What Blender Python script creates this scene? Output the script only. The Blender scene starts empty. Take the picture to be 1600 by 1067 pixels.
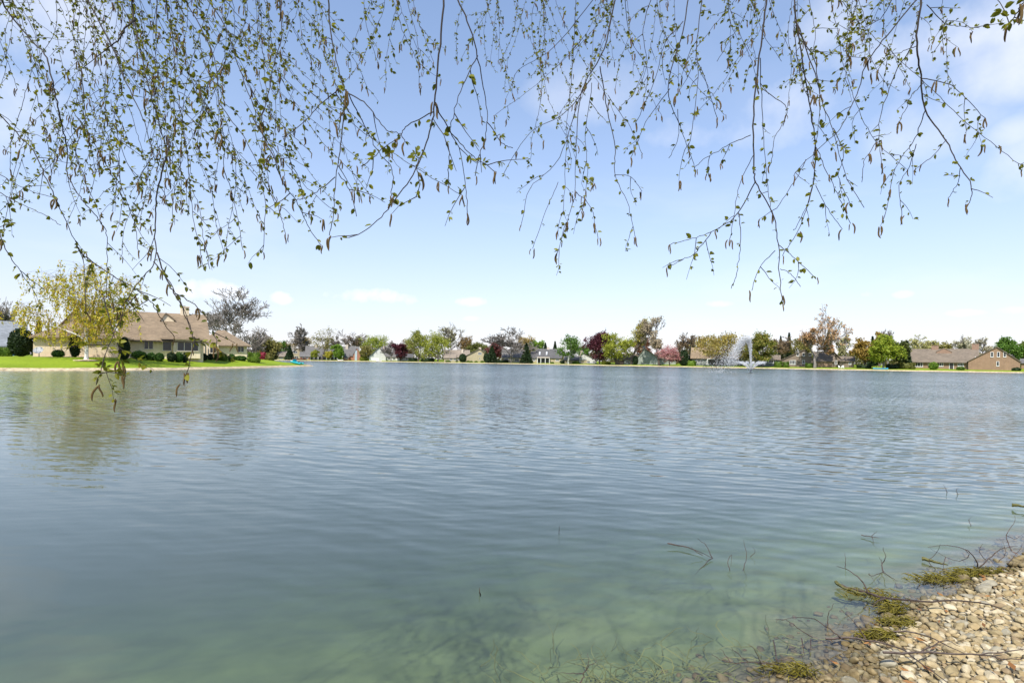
import bpy, math, random
import numpy as np
from mathutils import Vector, Matrix, Euler

# ------------------------------------------------------------------ camera, sky, sun
scene = bpy.context.scene
F = 850.0                      # focal length in photo pixels (1600 wide)
ROLL = math.atan(0.0125)
CAM = Vector((0, 0, 2.0))
RV = Vector((math.cos(ROLL), 0, math.sin(ROLL)))
UV = Vector((-math.sin(ROLL), 0, math.cos(ROLL)))
FV = Vector((0, 1, 0))
HX, HY = 800.0, 562.5          # where the optical axis meets the picture

cam_data = bpy.data.cameras.new('camera')
cam_data.sensor_width = 36.0
cam_data.lens = 36.0 * F / 1600.0
cam_data.shift_y = (HY - 533.5) / 1600.0
cam_data.clip_start = 0.05
cam_data.clip_end = 20000
cam = bpy.data.objects.new('camera', cam_data)
scene.collection.objects.link(cam)
cam.matrix_world = Matrix(((RV.x, UV.x, -FV.x, CAM.x), (RV.y, UV.y, -FV.y, CAM.y),
                           (RV.z, UV.z, -FV.z, CAM.z), (0, 0, 0, 1)))
scene.camera = cam

SUN_EL, SUN_AZ = math.radians(52), math.radians(202)   # azimuth clockwise from +Y (view direction)
sun_data = bpy.data.lights.new('sun', 'SUN')
sun_data.energy = 4.5
sun_data.angle = math.radians(0.6)
sun_data.color = (1.0, 0.95, 0.87)
sun = bpy.data.objects.new('sun', sun_data)
scene.collection.objects.link(sun)
sd = Vector((math.sin(SUN_AZ) * math.cos(SUN_EL), math.cos(SUN_AZ) * math.cos(SUN_EL), math.sin(SUN_EL)))
sun.rotation_euler = sd.to_track_quat('Z', 'Y').to_euler()
sun.location = (0, 0, 60)

world = bpy.data.worlds.new('World')
scene.world = world
world.use_nodes = True
wn, wl = world.node_tree.nodes, world.node_tree.links
wn.clear()


def wnode(t, **kw):
    n = wn.new(t)
    for k, v in kw.items():
        setattr(n, k, v)
    return n


def wmath(op, a, b=None, c=None, clamp=False):
    n = wn.new('ShaderNodeMath'); n.operation = op; n.use_clamp = clamp
    for i, v in enumerate((a, b, c)):
        if v is None: continue
        if isinstance(v, (int, float)): n.inputs[i].default_value = v
        else: wl.new(v, n.inputs[i])
    return n.outputs[0]


def wvec(op, a, b=None):
    n = wn.new('ShaderNodeVectorMath'); n.operation = op
    for i, v in enumerate((a, b)):
        if v is None: continue
        if isinstance(v, (tuple, list, Vector)): n.inputs[i].default_value = tuple(v)
        else: wl.new(v, n.inputs[i])
    return n


w_out = wnode('ShaderNodeOutputWorld')
w_bg = wnode('ShaderNodeBackground')
w_bg.inputs['Strength'].default_value = 0.148
sky = wnode('ShaderNodeTexSky', sky_type='NISHITA')
sky.sun_disc = False
sky.sun_elevation = SUN_EL
sky.sun_rotation = SUN_AZ
sky.altitude = 200
sky.air_density = 1.0
sky.dust_density = 0.4
sky.ozone_density = 1.0
tc = wnode('ShaderNodeTexCoord')
dirv = tc.outputs['Generated']
sep = wnode('ShaderNodeSeparateXYZ'); wl.new(dirv, sep.inputs[0])
zz = wmath('ADD', wmath('MAXIMUM', sep.outputs['Z'], 0.0), 0.12)
comb = wnode('ShaderNodeCombineXYZ')
wl.new(wmath('DIVIDE', sep.outputs['X'], zz), comb.inputs[0])
wl.new(wmath('DIVIDE', sep.outputs['Y'], zz), comb.inputs[1])
# even thin cloud everywhere
n1 = wnode('ShaderNodeTexNoise'); n1.inputs['Scale'].default_value = 0.55
n1.inputs['Detail'].default_value = 7; n1.inputs['Roughness'].default_value = 0.55
n1.inputs['Distortion'].default_value = 0.4
off = wvec('ADD', comb.outputs[0], (3.1, 7.7, 0.0)); wl.new(off.outputs[0], n1.inputs['Vector'])
thin = wmath('MULTIPLY', wmath('SUBTRACT', n1.outputs['Fac'], 0.50, clamp=True), 1.3, clamp=True)
thin = wmath('MAXIMUM', thin, 0.03)
# finer noise that breaks up the outlines of the single clouds
n2 = wnode('ShaderNodeTexNoise'); n2.inputs['Scale'].default_value = 14.0
n2.inputs['Detail'].default_value = 8; n2.inputs['Roughness'].default_value = 0.6
wl.new(dirv, n2.inputs['Vector'])
n3 = wnode('ShaderNodeTexNoise'); n3.inputs['Scale'].default_value = 5.0
n3.inputs['Detail'].default_value = 6; n3.inputs['Roughness'].default_value = 0.55
wl.new(dirv, n3.inputs['Vector'])


def pix_dir(x, y):
    return (RV * ((x - HX) / F) + UV * ((HY - y) / F) + FV).normalized()


cloud = thin
# single clouds of this sky: direction, angular half sizes, density, edge noise
CLOUDS = [(1500, 55, .16, .060, 1.0, 0), (1580, 95, .10, .05, .9, 0), (1215, 190, .17, .060, .85, 0), (1420, 200, .10, .05, .6, 0),
          (1585, 205, .03, .02, .6, 0), (1310, 20, .08, .05, .7, 0), (925, 150, .10, .05, .35, 0), (60, 20, .14, .06, .6, 0),
          (565, 464, .105, .017, 1.0, 1), (438, 465, .024, .013, 1.0, 1), (350, 455, .07, .02, .9, 1), (735, 471, .035, .010, .9, 1),
          (740, 498, .02, .006, .6, 1), (1115, 475, .03, .007, .7, 1), (1355, 459, .016, .009, .7, 1), (1408, 460, .016, .007, .6, 1),
          (1225, 518, .07, .012, 1.0, 1), (1510, 489, .025, .006, .7, 1), (1590, 485, .03, .008, .7, 1), (910, 532, .06, .010, .8, 1),
          (-300, 440, .12, .03, .9, 1), (1900, 450, .14, .03, .9, 1), (-250, 120, .2, .08, .8, 0), (2000, 150, .2, .09, .8, 0)]
for (cx, cy, ax, ay, den, low) in CLOUDS:
    d0 = pix_dir(cx, cy)
    rx = Vector((d0.y, -d0.x, 0)).normalized(); ry = rx.cross(d0).normalized()
    if ry.z < 0: ry = -ry
    a = wvec('DOT_PRODUCT', dirv, rx).outputs['Value']
    b = wvec('DOT_PRODUCT', wvec('SUBTRACT', dirv, d0).outputs[0], ry).outputs['Value']
    f = wvec('DOT_PRODUCT', dirv, d0).outputs['Value']
    q = wmath('ADD', wmath('POWER', wmath('ABSOLUTE', wmath('DIVIDE', a, ax)), 2.0),
              wmath('POWER', wmath('ABSOLUTE', wmath('DIVIDE', b, ay)), 2.0))
    nz = n2 if low else n3
    m = wmath('SUBTRACT', wmath('SUBTRACT', 1.0, q), wmath('MULTIPLY', wmath('SUBTRACT', 0.54, nz.outputs['Fac']), 4.5 if low else 5.5))
    m = wmath('MULTIPLY', m, 1.2 if low else 0.6, clamp=True)
    m = wmath('MULTIPLY', m, wmath('GREATER_THAN', f, 0.5))
    m = wmath('MULTIPLY', m, den)
    cloud = wmath('MAXIMUM', cloud, m)
mix = wnode('ShaderNodeMix', data_type='RGBA')
wl.new(wmath('MULTIPLY', cloud, 0.85), mix.inputs['Factor'])
# pale haze that thickens evenly towards the horizon all round
hz_mix = wnode('ShaderNodeMix', data_type='RGBA')
wl.new(wmath('MULTIPLY', wmath('EXPONENT', wmath('MULTIPLY', wmath('MAXIMUM', sep.outputs['Z'], 0.0), -2.7)), 0.85), hz_mix.inputs['Factor'])
hs = wnode('ShaderNodeHueSaturation'); hs.inputs['Saturation'].default_value = 1.22; hs.inputs['Hue'].default_value = .491
wl.new(sky.outputs[0], hs.inputs['Color']); tint = wnode('ShaderNodeMix', data_type='RGBA', blend_type='MULTIPLY'); tint.inputs['Factor'].default_value = 1.0
tint.inputs['B'].default_value = (1.07, .955, 1.06, 1); wl.new(hs.outputs[0], tint.inputs['A']); wl.new(tint.outputs['Result'], hz_mix.inputs['A'])
hz_mix.inputs['B'].default_value = (3.5, 3.66, 4.1, 1)
wl.new(hz_mix.outputs['Result'], mix.inputs['A'])
mix.inputs['B'].default_value = (4.9, 5.0, 5.35, 1)
wl.new(mix.outputs['Result'], w_bg.inputs['Color'])
wl.new(w_bg.outputs[0], w_out.inputs[0])

vs = scene.view_settings
vs.view_transform = 'Standard'; vs.look = 'None'; vs.gamma = 1.0
vs.exposure = 0.6
vs.use_curve_mapping = False
scene.cycles.use_denoising = True
scene.cycles.max_bounces = 8
scene.cycles.transparent_max_bounces = 12
scene.cycles.volume_bounces = 0
scene.cycles.caustics_reflective = False
scene.cycles.caustics_refractive = False

# ------------------------------------------------------------------ helpers
COL = scene.collection
rng = random.Random(7)


def ray(x, y):
    return RV * ((x - HX) / F) + UV * ((HY - y) / F) + FV


def P(x, y, D):
    return CAM + ray(x, y) * D


def hor(x):
    return HY + 0.0125 * (x - HX)


class MB:
    def __init__(s):
        s.v = []; s.f = []; s.mi = []; s.smooth = False

    def add(s, verts, faces, mi=0):
        o = len(s.v)
        s.v += [tuple(p) for p in verts]
        s.f += [tuple(i + o for i in f) for f in faces]
        s.mi += [mi] * len(faces)

    def box(s, x0, x1, y0, y1, z0, z1, mi=0):
        s.add([(x0, y0, z0), (x1, y0, z0), (x1, y1, z0), (x0, y1, z0), (x0, y0, z1), (x1, y0, z1), (x1, y1, z1), (x0, y1, z1)],
              [(0, 3, 2, 1), (4, 5, 6, 7), (0, 1, 5, 4), (1, 2, 6, 5), (2, 3, 7, 6), (3, 0, 4, 7)], mi)

    def slab(s, poly, t, mi=0):
        """polygon (top, ccw from above) extruded straight down by t"""
        n = len(poly)
        top = [tuple(p) for p in poly]; bot = [(p[0], p[1], p[2] - t) for p in poly]
        s.add(top + bot, [tuple(range(n)), tuple(reversed(range(n, 2 * n)))] +
              [(i, i + n, (i + 1) % n + n, (i + 1) % n) for i in range(n)], mi)

    def tube(s, pts, radii, n=4, cap=True, mi=0):
        pts = [Vector(p) for p in pts]
        m = len(pts)
        if m < 2: return
        o = len(s.v); prev = None
        for i, p in enumerate(pts):
            t = (pts[min(i + 1, m - 1)] - pts[max(i - 1, 0)])
            if t.length < 1e-9: t = Vector((0, 0, 1))
            t.normalize()
            if prev is None:
                ref = Vector((1, 0, 0)) if abs(t.x) < .8 else Vector((0, 1, 0))
                a = t.cross(ref).normalized()
            else:
                a = prev - t * prev.dot(t)
                if a.length < 1e-6: a = t.orthogonal()
                a.normalize()
            prev = a; b = t.cross(a)
            r = radii[i] if hasattr(radii, '__len__') else radii
            for k in range(n):
                w = 2 * math.pi * k / n
                q = p + a * (math.cos(w) * r) + b * (math.sin(w) * r)
                s.v.append((q.x, q.y, q.z))
        for i in range(m - 1):
            for k in range(n):
                s.f.append((o + i * n + k, o + i * n + (k + 1) % n, o + (i + 1) * n + (k + 1) % n, o + (i + 1) * n + k)); s.mi.append(mi)
        if cap:
            s.f.append(tuple(o + k for k in reversed(range(n)))); s.mi.append(mi)
            s.f.append(tuple(o + (m - 1) * n + k for k in range(n))); s.mi.append(mi)

    def lathe(s, prof, n=12, c=(0, 0, 0), mi=0):
        o = len(s.v)
        for (r, z) in prof:
            for k in range(n):
                w = 2 * math.pi * k / n
                s.v.append((c[0] + r * math.cos(w), c[1] + r * math.sin(w), c[2] + z))
        for i in range(len(prof) - 1):
            for k in range(n):
                s.f.append((o + i * n + k, o + i * n + (k + 1) % n, o + (i + 1) * n + (k + 1) % n, o + (i + 1) * n + k)); s.mi.append(mi)

    def mesh(s, name, mats):
        me = bpy.data.meshes.new(name)
        me.from_pydata(s.v, [], s.f)
        if not isinstance(mats, (list, tuple)): mats = [mats]
        for m in mats: me.materials.append(m)
        if len(mats) > 1: me.polygons.foreach_set('material_index', s.mi)
        if s.smooth: me.polygons.foreach_set('use_smooth', [True] * len(me.polygons))
        me.update()
        return me

    def build(s, name, mats, parent=None, off=None):
        if off is not None:
            s.v = [(a - off[0], b - off[1], c - off[2]) for (a, b, c) in s.v]
        return link(name, s.mesh(name, mats), parent)


def link(name, me, parent=None):
    o = bpy.data.objects.new(name, me)
    COL.objects.link(o)
    if parent is not None: o.parent = parent
    return o


def np_mesh(name, V, Fq, mats, parent=None, smooth=False):
    """vertices (n,3) and quads (m,4) from numpy"""
    me = bpy.data.meshes.new(name)
    V = np.asarray(V, dtype=np.float32); Fq = np.asarray(Fq, dtype=np.int32)
    k = Fq.shape[1]
    me.vertices.add(len(V)); me.vertices.foreach_set('co', V.ravel())
    me.loops.add(Fq.size); me.loops.foreach_set('vertex_index', Fq.ravel())
    me.polygons.add(len(Fq)); me.polygons.foreach_set('loop_start', np.arange(0, Fq.size, k, dtype=np.int32))
    if smooth: me.polygons.foreach_set('use_smooth', np.ones(len(Fq), dtype=bool))
    me.update(calc_edges=True); me.validate()
    if not isinstance(mats, (list, tuple)): mats = [mats]
    for m in mats: me.materials.append(m)
    return link(name, me, parent)


def empty(name, loc=(0, 0, 0), rz=0.0):
    o = bpy.data.objects.new(name, None)
    COL.objects.link(o)
    o.location = loc; o.rotation_euler = (0, 0, rz); o.empty_display_size = 0.3
    return o


def tag(o, label=None, cat=None, group=None, kind=None):
    if label: o['label'] = label
    if cat: o['category'] = cat
    if group: o['group'] = group
    if kind: o['kind'] = kind
    return o


# ------------------------------------------------------------------ materials
MATS = {}


def new_mat(name):
    m = bpy.data.materials.new(name); m.use_nodes = True
    nt = m.node_tree; nt.nodes.clear()
    out = nt.nodes.new('ShaderNodeOutputMaterial')
    return m, nt.nodes, nt.links, out


def mat(name, col, rough=.8, var=.25, scale=3.0, bump=0.0, bscale=20.0, stretch=None, metallic=0.0, col2=None):
    """plain surface: base colour with grain and wear from object-space noise"""
    if name in MATS: return MATS[name]
    m, N, L, out = new_mat(name)
    b = N.new('ShaderNodeBsdfPrincipled'); L.new(b.outputs[0], out.inputs[0])
    b.inputs['Roughness'].default_value = rough; b.inputs['Metallic'].default_value = metallic
    t = N.new('ShaderNodeTexCoord')
    mp = N.new('ShaderNodeMapping'); L.new(t.outputs['Object'], mp.inputs[0])
    if stretch: mp.inputs['Scale'].default_value = stretch
    n = N.new('ShaderNodeTexNoise'); n.inputs['Scale'].default_value = scale; n.inputs['Detail'].default_value = 6
    n.inputs['Roughness'].default_value = .65
    L.new(mp.outputs[0], n.inputs['Vector'])
    r = N.new('ShaderNodeValToRGB'); L.new(n.outputs['Fac'], r.inputs[0])
    c2 = col2 or col
    r.color_ramp.elements[0].position = .3; r.color_ramp.elements[1].position = .7
    r.color_ramp.elements[0].color = tuple(c * (1 - var) for c in col) + (1,)
    r.color_ramp.elements[1].color = tuple(min(1, c * (1 + var)) for c in c2) + (1,)
    L.new(r.outputs[0], b.inputs['Base Color'])
    if bump:
        n2 = N.new('ShaderNodeTexNoise'); n2.inputs['Scale'].default_value = bscale; n2.inputs['Detail'].default_value = 4
        L.new(mp.outputs[0], n2.inputs['Vector'])
        bp = N.new('ShaderNodeBump'); bp.inputs['Strength'].default_value = bump; bp.inputs['Distance'].default_value = .05
        L.new(n2.outputs['Fac'], bp.inputs['Height']); L.new(bp.outputs[0], b.inputs['Normal'])
    MATS[name] = m
    return m


def boards(name, col, pitch=.4, vertical=True, var=.12, rough=.8):
    """siding: board joints as fine relief, plus weathering"""
    if name in MATS: return MATS[name]
    m, N, L, out = new_mat(name)
    b = N.new('ShaderNodeBsdfPrincipled'); L.new(b.outputs[0], out.inputs[0]); b.inputs['Roughness'].default_value = rough
    t = N.new('ShaderNodeTexCoord')
    sp = N.new('ShaderNodeSeparateXYZ'); L.new(t.outputs['Object'], sp.inputs[0])
    if vertical:
        ad = N.new('ShaderNodeMath'); ad.operation = 'ADD'
        L.new(sp.outputs['X'], ad.inputs[0]); L.new(sp.outputs['Y'], ad.inputs[1]); src = ad.outputs[0]
    else:
        src = sp.outputs['Z']
    d = N.new('ShaderNodeMath'); d.operation = 'DIVIDE'; L.new(src, d.inputs[0]); d.inputs[1].default_value = pitch
    fr = N.new('ShaderNodeMath'); fr.operation = 'FRACT'; L.new(d.outputs[0], fr.inputs[0])
    gr = N.new('ShaderNodeMath'); gr.operation = 'GREATER_THAN'; L.new(fr.outputs[0], gr.inputs[0]); gr.inputs[1].default_value = .1
    n = N.new('ShaderNodeTexNoise'); n.inputs['Scale'].default_value = .8; n.inputs['Detail'].default_value = 7
    L.new(t.outputs['Object'], n.inputs['Vector'])
    r = N.new('ShaderNodeValToRGB'); L.new(n.outputs['Fac'], r.inputs[0])
    r.color_ramp.elements[0].position = .3; r.color_ramp.elements[1].position = .7
    r.color_ramp.elements[0].color = tuple(c * (1 - var) for c in col) + (1,)
    r.color_ramp.elements[1].color = tuple(min(1, c * (1 + var)) for c in col) + (1,)
    L.new(r.outputs[0], b.inputs['Base Color'])
    bp = N.new('ShaderNodeBump'); bp.inputs['Strength'].default_value = .8; bp.inputs['Distance'].default_value = .03
    L.new(gr.outputs[0], bp.inputs['Height']); L.new(bp.outputs[0], b.inputs['Normal'])
    MATS[name] = m
    return m


def shingles(name, col):
    if name in MATS: return MATS[name]
    m, N, L, out = new_mat(name)
    b = N.new('ShaderNodeBsdfPrincipled'); L.new(b.outputs[0], out.inputs[0]); b.inputs['Roughness'].default_value = .9
    t = N.new('ShaderNodeTexCoord')
    mp = N.new('ShaderNodeMapping'); L.new(t.outputs['Object'], mp.inputs[0]); mp.inputs['Scale'].default_value = (2.2, 5, 5)
    v = N.new('ShaderNodeTexVoronoi'); v.inputs['Scale'].default_value = 1.0; L.new(mp.outputs[0], v.inputs['Vector'])
    n = N.new('ShaderNodeTexNoise'); n.inputs['Scale'].default_value = .35; n.inputs['Detail'].default_value = 8
    L.new(t.outputs['Object'], n.inputs['Vector'])
    sx = N.new('ShaderNodeSeparateColor'); L.new(v.outputs['Color'], sx.inputs[0])
    ad = N.new('ShaderNodeMath'); ad.operation = 'ADD'
    ml = N.new('ShaderNodeMath'); ml.operation = 'MULTIPLY'; L.new(sx.outputs[0], ml.inputs[0]); ml.inputs[1].default_value = .45
    L.new(ml.outputs[0], ad.inputs[0]); L.new(n.outputs['Fac'], ad.inputs[1])
    r = N.new('ShaderNodeValToRGB'); L.new(ad.outputs[0], r.inputs[0])
    r.color_ramp.elements[0].position = .35; r.color_ramp.elements[1].position = 1.0
    r.color_ramp.elements[0].color = tuple(c * .72 for c in col) + (1,)
    r.color_ramp.elements[1].color = tuple(min(1, c * 1.3) for c in col) + (1,)
    L.new(r.outputs[0], b.inputs['Base Color'])
    MATS[name] = m
    return m


def leafmat(name, c1, c2, trans=.35, rough=.55):
    """foliage: every leaf island takes its own tint between two colours; some light passes through"""
    if name in MATS: return MATS[name]
    m, N, L, out = new_mat(name)
    g = N.new('ShaderNodeNewGeometry'); oi = N.new('ShaderNodeObjectInfo')
    ad = N.new('ShaderNodeMath'); ad.operation = 'ADD'
    L.new(g.outputs['Random Per Island'], ad.inputs[0]); L.new(oi.outputs['Random'], ad.inputs[1])
    fr = N.new('ShaderNodeMath'); fr.operation = 'FRACT'; L.new(ad.outputs[0], fr.inputs[0])
    r = N.new('ShaderNodeValToRGB'); L.new(fr.outputs[0], r.inputs[0])
    r.color_ramp.elements[0].color = tuple(c1) + (1,); r.color_ramp.elements[1].color = tuple(c2) + (1,)
    p = N.new('ShaderNodeBsdfPrincipled'); p.inputs['Roughness'].default_value = rough
    p.inputs['Specular IOR Level'].default_value = .25
    L.new(r.outputs[0], p.inputs['Base Color'])
    t = N.new('ShaderNodeBsdfTranslucent'); L.new(r.outputs[0], t.inputs['Color'])
    mx = N.new('ShaderNodeMixShader'); mx.inputs[0].default_value = trans
    L.new(p.outputs[0], mx.inputs[1]); L.new(t.outputs[0], mx.inputs[2]); L.new(mx.outputs[0], out.inputs[0])
    MATS[name] = m
    return m


def pane_mat():
    if 'pane' in MATS: return MATS['pane']
    m, N, L, out = new_mat('window_glass')
    b = N.new('ShaderNodeBsdfPrincipled'); L.new(b.outputs[0], out.inputs[0])
    b.inputs['Base Color'].default_value = (.025, .03, .035, 1); b.inputs['Roughness'].default_value = .05
    MATS['pane'] = m
    return m


WHITE = mat('white_paint', (.75, .75, .72), .5, .06)
BARK = mat('grey_brown_bark', (.10, .08, .065), .95, .35, 6, .5, 12)
BARK_PALE = mat('pale_grey_bark', (.17, .15, .13), .95, .35, 6, .5, 12)
BARK_WHITE = mat('white_birch_bark', (.62, .60, .56), .8, .3, 2.5, .3, 10, stretch=(1, 1, 4))
TWIG = mat('dark_birch_twig', (.022, .015, .010), .9, .35, 40)
# ------------------------------------------------------------------ terrain: lake outline, ground sheet, water
LAKE = [(-8, -1.6), (-3, .9), (0, 2.42), (1.84, 3.36), (3.2, 4.33), (5.4, 5.72), (8, 7.3), (12, 9.5), (30, 18), (70, 40), (120, 85), (148, 128),
        (155, 165), (125.6, 178), (98.8, 200), (68.8, 225), (18.7, 265), (-51, 310), (-124, 330), (-146, 334), (-190, 322), (-205, 260),
        (-150, 185), (-85, 143), (-57, 134), (-47.5, 128), (-45.5, 122), (-45.3, 112), (-46.3, 97), (-47.8, 82), (-49.6, 74), (-53.5, 69), (-60.2, 64.5),
        (-75, 58), (-90, 40), (-62, 10), (-25, -4)]


def catmull(pts, n, closed=False):
    pts = [np.array(p, dtype=float) for p in pts]; out = []
    m = len(pts); rngi = range(m if closed else m - 1)
    for i in rngi:
        if closed:
            p0, p1, p2, p3 = pts[(i - 1) % m], pts[i], pts[(i + 1) % m], pts[(i + 2) % m]
        else:
            p1, p2 = pts[i], pts[i + 1]
            p0 = pts[i - 1] if i > 0 else 2 * p1 - p2
            p3 = pts[i + 2] if i + 2 < m else 2 * p2 - p1
        for k in range(n):
            t = k / n
            out.append(.5 * (2 * p1 + (p2 - p0) * t + (2 * p0 - 5 * p1 + 4 * p2 - p3) * t * t + (3 * p1 - p0 - 3 * p2 + p3) * t ** 3))
    if not closed: out.append(pts[-1])
    return out


OUT = np.array(catmull(LAKE, 6, True))
_A = OUT; _B = np.roll(OUT, -1, axis=0)


def sdist(X, Y):
    """distance inland from the waterline (negative in the lake)"""
    X = np.asarray(X, float).ravel(); Y = np.asarray(Y, float).ravel()
    best = np.full(X.shape, 1e9); inside = np.zeros(X.shape, bool)
    for (ax, ay), (bx, by) in zip(_A, _B):
        dx, dy = bx - ax, by - ay
        t = np.clip(((X - ax) * dx + (Y - ay) * dy) / (dx * dx + dy * dy + 1e-12), 0, 1)
        best = np.minimum(best, np.hypot(X - ax - t * dx, Y - ay - t * dy))
        c = ((ay > Y) != (by > Y))
        with np.errstate(divide='ignore', invalid='ignore'):
            xi = (bx - ax) * (Y - ay) / (by - ay + 1e-15) + ax
        inside ^= c & (X < xi)
    return np.where(inside, -best, best)


def height(X, Y, S=None):
    X = np.asarray(X, float).ravel(); Y = np.asarray(Y, float).ravel()
    if S is None: S = sdist(X, Y)
    near = np.clip(1 - (np.hypot(X, Y) - 14) / 10, 0, 1)
    pen = np.clip((-30 - X) / 12, 0, 1) * np.clip((175 - Y) / 30, 0, 1) * np.clip((Y - 25) / 15, 0, 1)
    far_z = np.where(S < .7, .37 * S, .259 + .033 * (S - .7))
    far_z = np.clip(far_z, -2.6, 1.2)
    pen_z = np.clip(np.where(S < .7, .36 * S, .25 + .125 * (S - .7)), -2.6, 1.62)
    near_z = np.clip(np.where(S < 0, np.where(S < -1.5, -.36 + .2 * (S + 1.5), .24 * S), .2 * S), -2.6, .45)
    z = far_z * (1 - pen) + pen_z * pen
    z = z * (1 - near) + near_z * near
    z += near * .015 * (np.sin(X * 5.1 + Y * 3.3) + np.sin(X * 2.7 - Y * 6.1)) * (S > -6)
    return z


def gz(x, y):
    return float(height([x], [y])[0])


def axis(parts):
    a = np.unique(np.round(np.concatenate(parts), 4))
    return a


xs = axis([-np.geomspace(260, 6000, 14), np.arange(-260, -100, 6), np.arange(-100, -30, 1.5), np.arange(-30, -4, 2.0), np.arange(-4, 1, .4), np.arange(1, 8, .1),
           np.arange(8, 14, .5), np.arange(14, 180, 3.0), np.geomspace(180, 6000, 16)])
ys = axis([-np.geomspace(14, 3000, 12), np.arange(-14, 0, 1.0), np.arange(0, 2, .4), np.arange(2, 9, .1), np.arange(9, 14, .5), np.arange(14, 60, 3.0),
           np.arange(60, 145, 1.5), np.arange(145, 380, 3.0), np.geomspace(380, 9000, 18)])
GX, GY = np.meshgrid(xs, ys)
S_ = sdist(GX, GY); Z_ = height(GX, GY, S_)
nx, ny = len(xs), len(ys)
ii, jj = np.meshgrid(np.arange(nx - 1), np.arange(ny - 1))
q = (jj * nx + ii).ravel()
quads = np.stack([q, q + 1, q + 1 + nx, q + nx], 1)
Sf = S_[quads].mean(1); Xf = GX.ravel()[quads].mean(1); Yf = GY.ravel()[quads].mean(1)
isnear = (np.hypot(Xf, Yf) < 22)
VV = np.stack([GX.ravel(), GY.ravel(), Z_], 1)


def sub_mesh(name, mask, m):
    f = quads[mask]; u, inv = np.unique(f, return_inverse=True)
    o = np_mesh(name, VV[u], inv.reshape(f.shape), m, smooth=True)
    return tag(o, kind='structure')


# lawn
m, N, L, out = new_mat('mown_grass')
b = N.new('ShaderNodeBsdfPrincipled'); b.inputs['Roughness'].default_value = .9; L.new(b.outputs[0], out.inputs[0])
b.inputs['Specular IOR Level'].default_value = .1
t = N.new('ShaderNodeTexCoord')
na = N.new('ShaderNodeTexNoise'); na.inputs['Scale'].default_value = .16; na.inputs['Detail'].default_value = 5; L.new(t.outputs['Object'], na.inputs['Vector'])
nb = N.new('ShaderNodeTexNoise'); nb.inputs['Scale'].default_value = 3.5; nb.inputs['Detail'].default_value = 6; L.new(t.outputs['Object'], nb.inputs['Vector'])
ad = N.new('ShaderNodeMath'); ad.operation = 'MULTIPLY_ADD'; L.new(na.outputs['Fac'], ad.inputs[0]); ad.inputs[1].default_value = .6
ml = N.new('ShaderNodeMath'); ml.operation = 'MULTIPLY'; L.new(nb.outputs['Fac'], ml.inputs[0]); ml.inputs[1].default_value = .5; L.new(ml.outputs[0], ad.inputs[2])
r = N.new('ShaderNodeValToRGB'); L.new(ad.outputs[0], r.inputs[0])
r.color_ramp.elements[0].position = .35; r.color_ramp.elements[1].position = .75
r.color_ramp.elements[0].color = (.12, .175, .012, 1); r.color_ramp.elements[1].color = (.24, .32, .02, 1)
L.new(r.outputs[0], b.inputs['Base Color'])
GRASS = m
BED = mat('silty_lake_bed', (.13, .17, .07), .95, .5, 1.6, .6, 6, col2=(.24, .26, .11))
# one material for the near bank and the bed it runs down to: gravelly soil above, green silt with depth
m, N, L, out = new_mat('bank_soil_and_bed')
b = N.new('ShaderNodeBsdfPrincipled'); b.inputs['Roughness'].default_value = .95; L.new(b.outputs[0], out.inputs[0])
g_ = N.new('ShaderNodeNewGeometry'); sz_ = N.new('ShaderNodeSeparateXYZ'); L.new(g_.outputs['Position'], sz_.inputs[0])
n_a = N.new('ShaderNodeTexNoise'); n_a.inputs['Scale'].default_value = 2.2; n_a.inputs['Detail'].default_value = 7; L.new(g_.outputs['Position'], n_a.inputs['Vector'])
n_b = N.new('ShaderNodeTexNoise'); n_b.inputs['Scale'].default_value = 26; n_b.inputs['Detail'].default_value = 5; L.new(g_.outputs['Position'], n_b.inputs['Vector'])
r_s = N.new('ShaderNodeValToRGB'); L.new(n_b.outputs['Fac'], r_s.inputs[0]); r_s.color_ramp.elements[0].position = .35; r_s.color_ramp.elements[1].position = .65
r_s.color_ramp.elements[0].color = (.07, .058, .036, 1); r_s.color_ramp.elements[1].color = (.22, .18, .11, 1)
r_b = N.new('ShaderNodeValToRGB'); L.new(n_a.outputs['Fac'], r_b.inputs[0]); r_b.color_ramp.elements[0].position = .35; r_b.color_ramp.elements[1].position = .68
r_b.color_ramp.elements[0].color = (.12, .16, .06, 1); r_b.color_ramp.elements[1].color = (.24, .29, .11, 1)
w_a = N.new('ShaderNodeMath'); w_a.operation = 'MULTIPLY_ADD'; L.new(n_a.outputs['Fac'], w_a.inputs[0]); w_a.inputs[1].default_value = .25; L.new(sz_.outputs['Z'], w_a.inputs[2])
r_w = N.new('ShaderNodeMapRange'); L.new(w_a.outputs[0], r_w.inputs['Value']); r_w.inputs['From Min'].default_value = -.12; r_w.inputs['From Max'].default_value = .10
m_x = N.new('ShaderNodeMix'); m_x.data_type = 'RGBA'; L.new(r_w.outputs[0], m_x.inputs['Factor']); L.new(r_b.outputs[0], m_x.inputs['A']); L.new(r_s.outputs[0], m_x.inputs['B'])
L.new(m_x.outputs['Result'], b.inputs['Base Color'])
BANKSOIL = m
sub_mesh('lawn', (Sf > .3) & ~isnear, GRASS)
sub_mesh('lake_bed', (Sf <= .3) & ~(isnear & (Sf > -1.0)), BANKSOIL)
PEBBLE_BANK = sub_mesh('pebble_bank', isnear & (Sf > -1.0), BANKSOIL)

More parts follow.
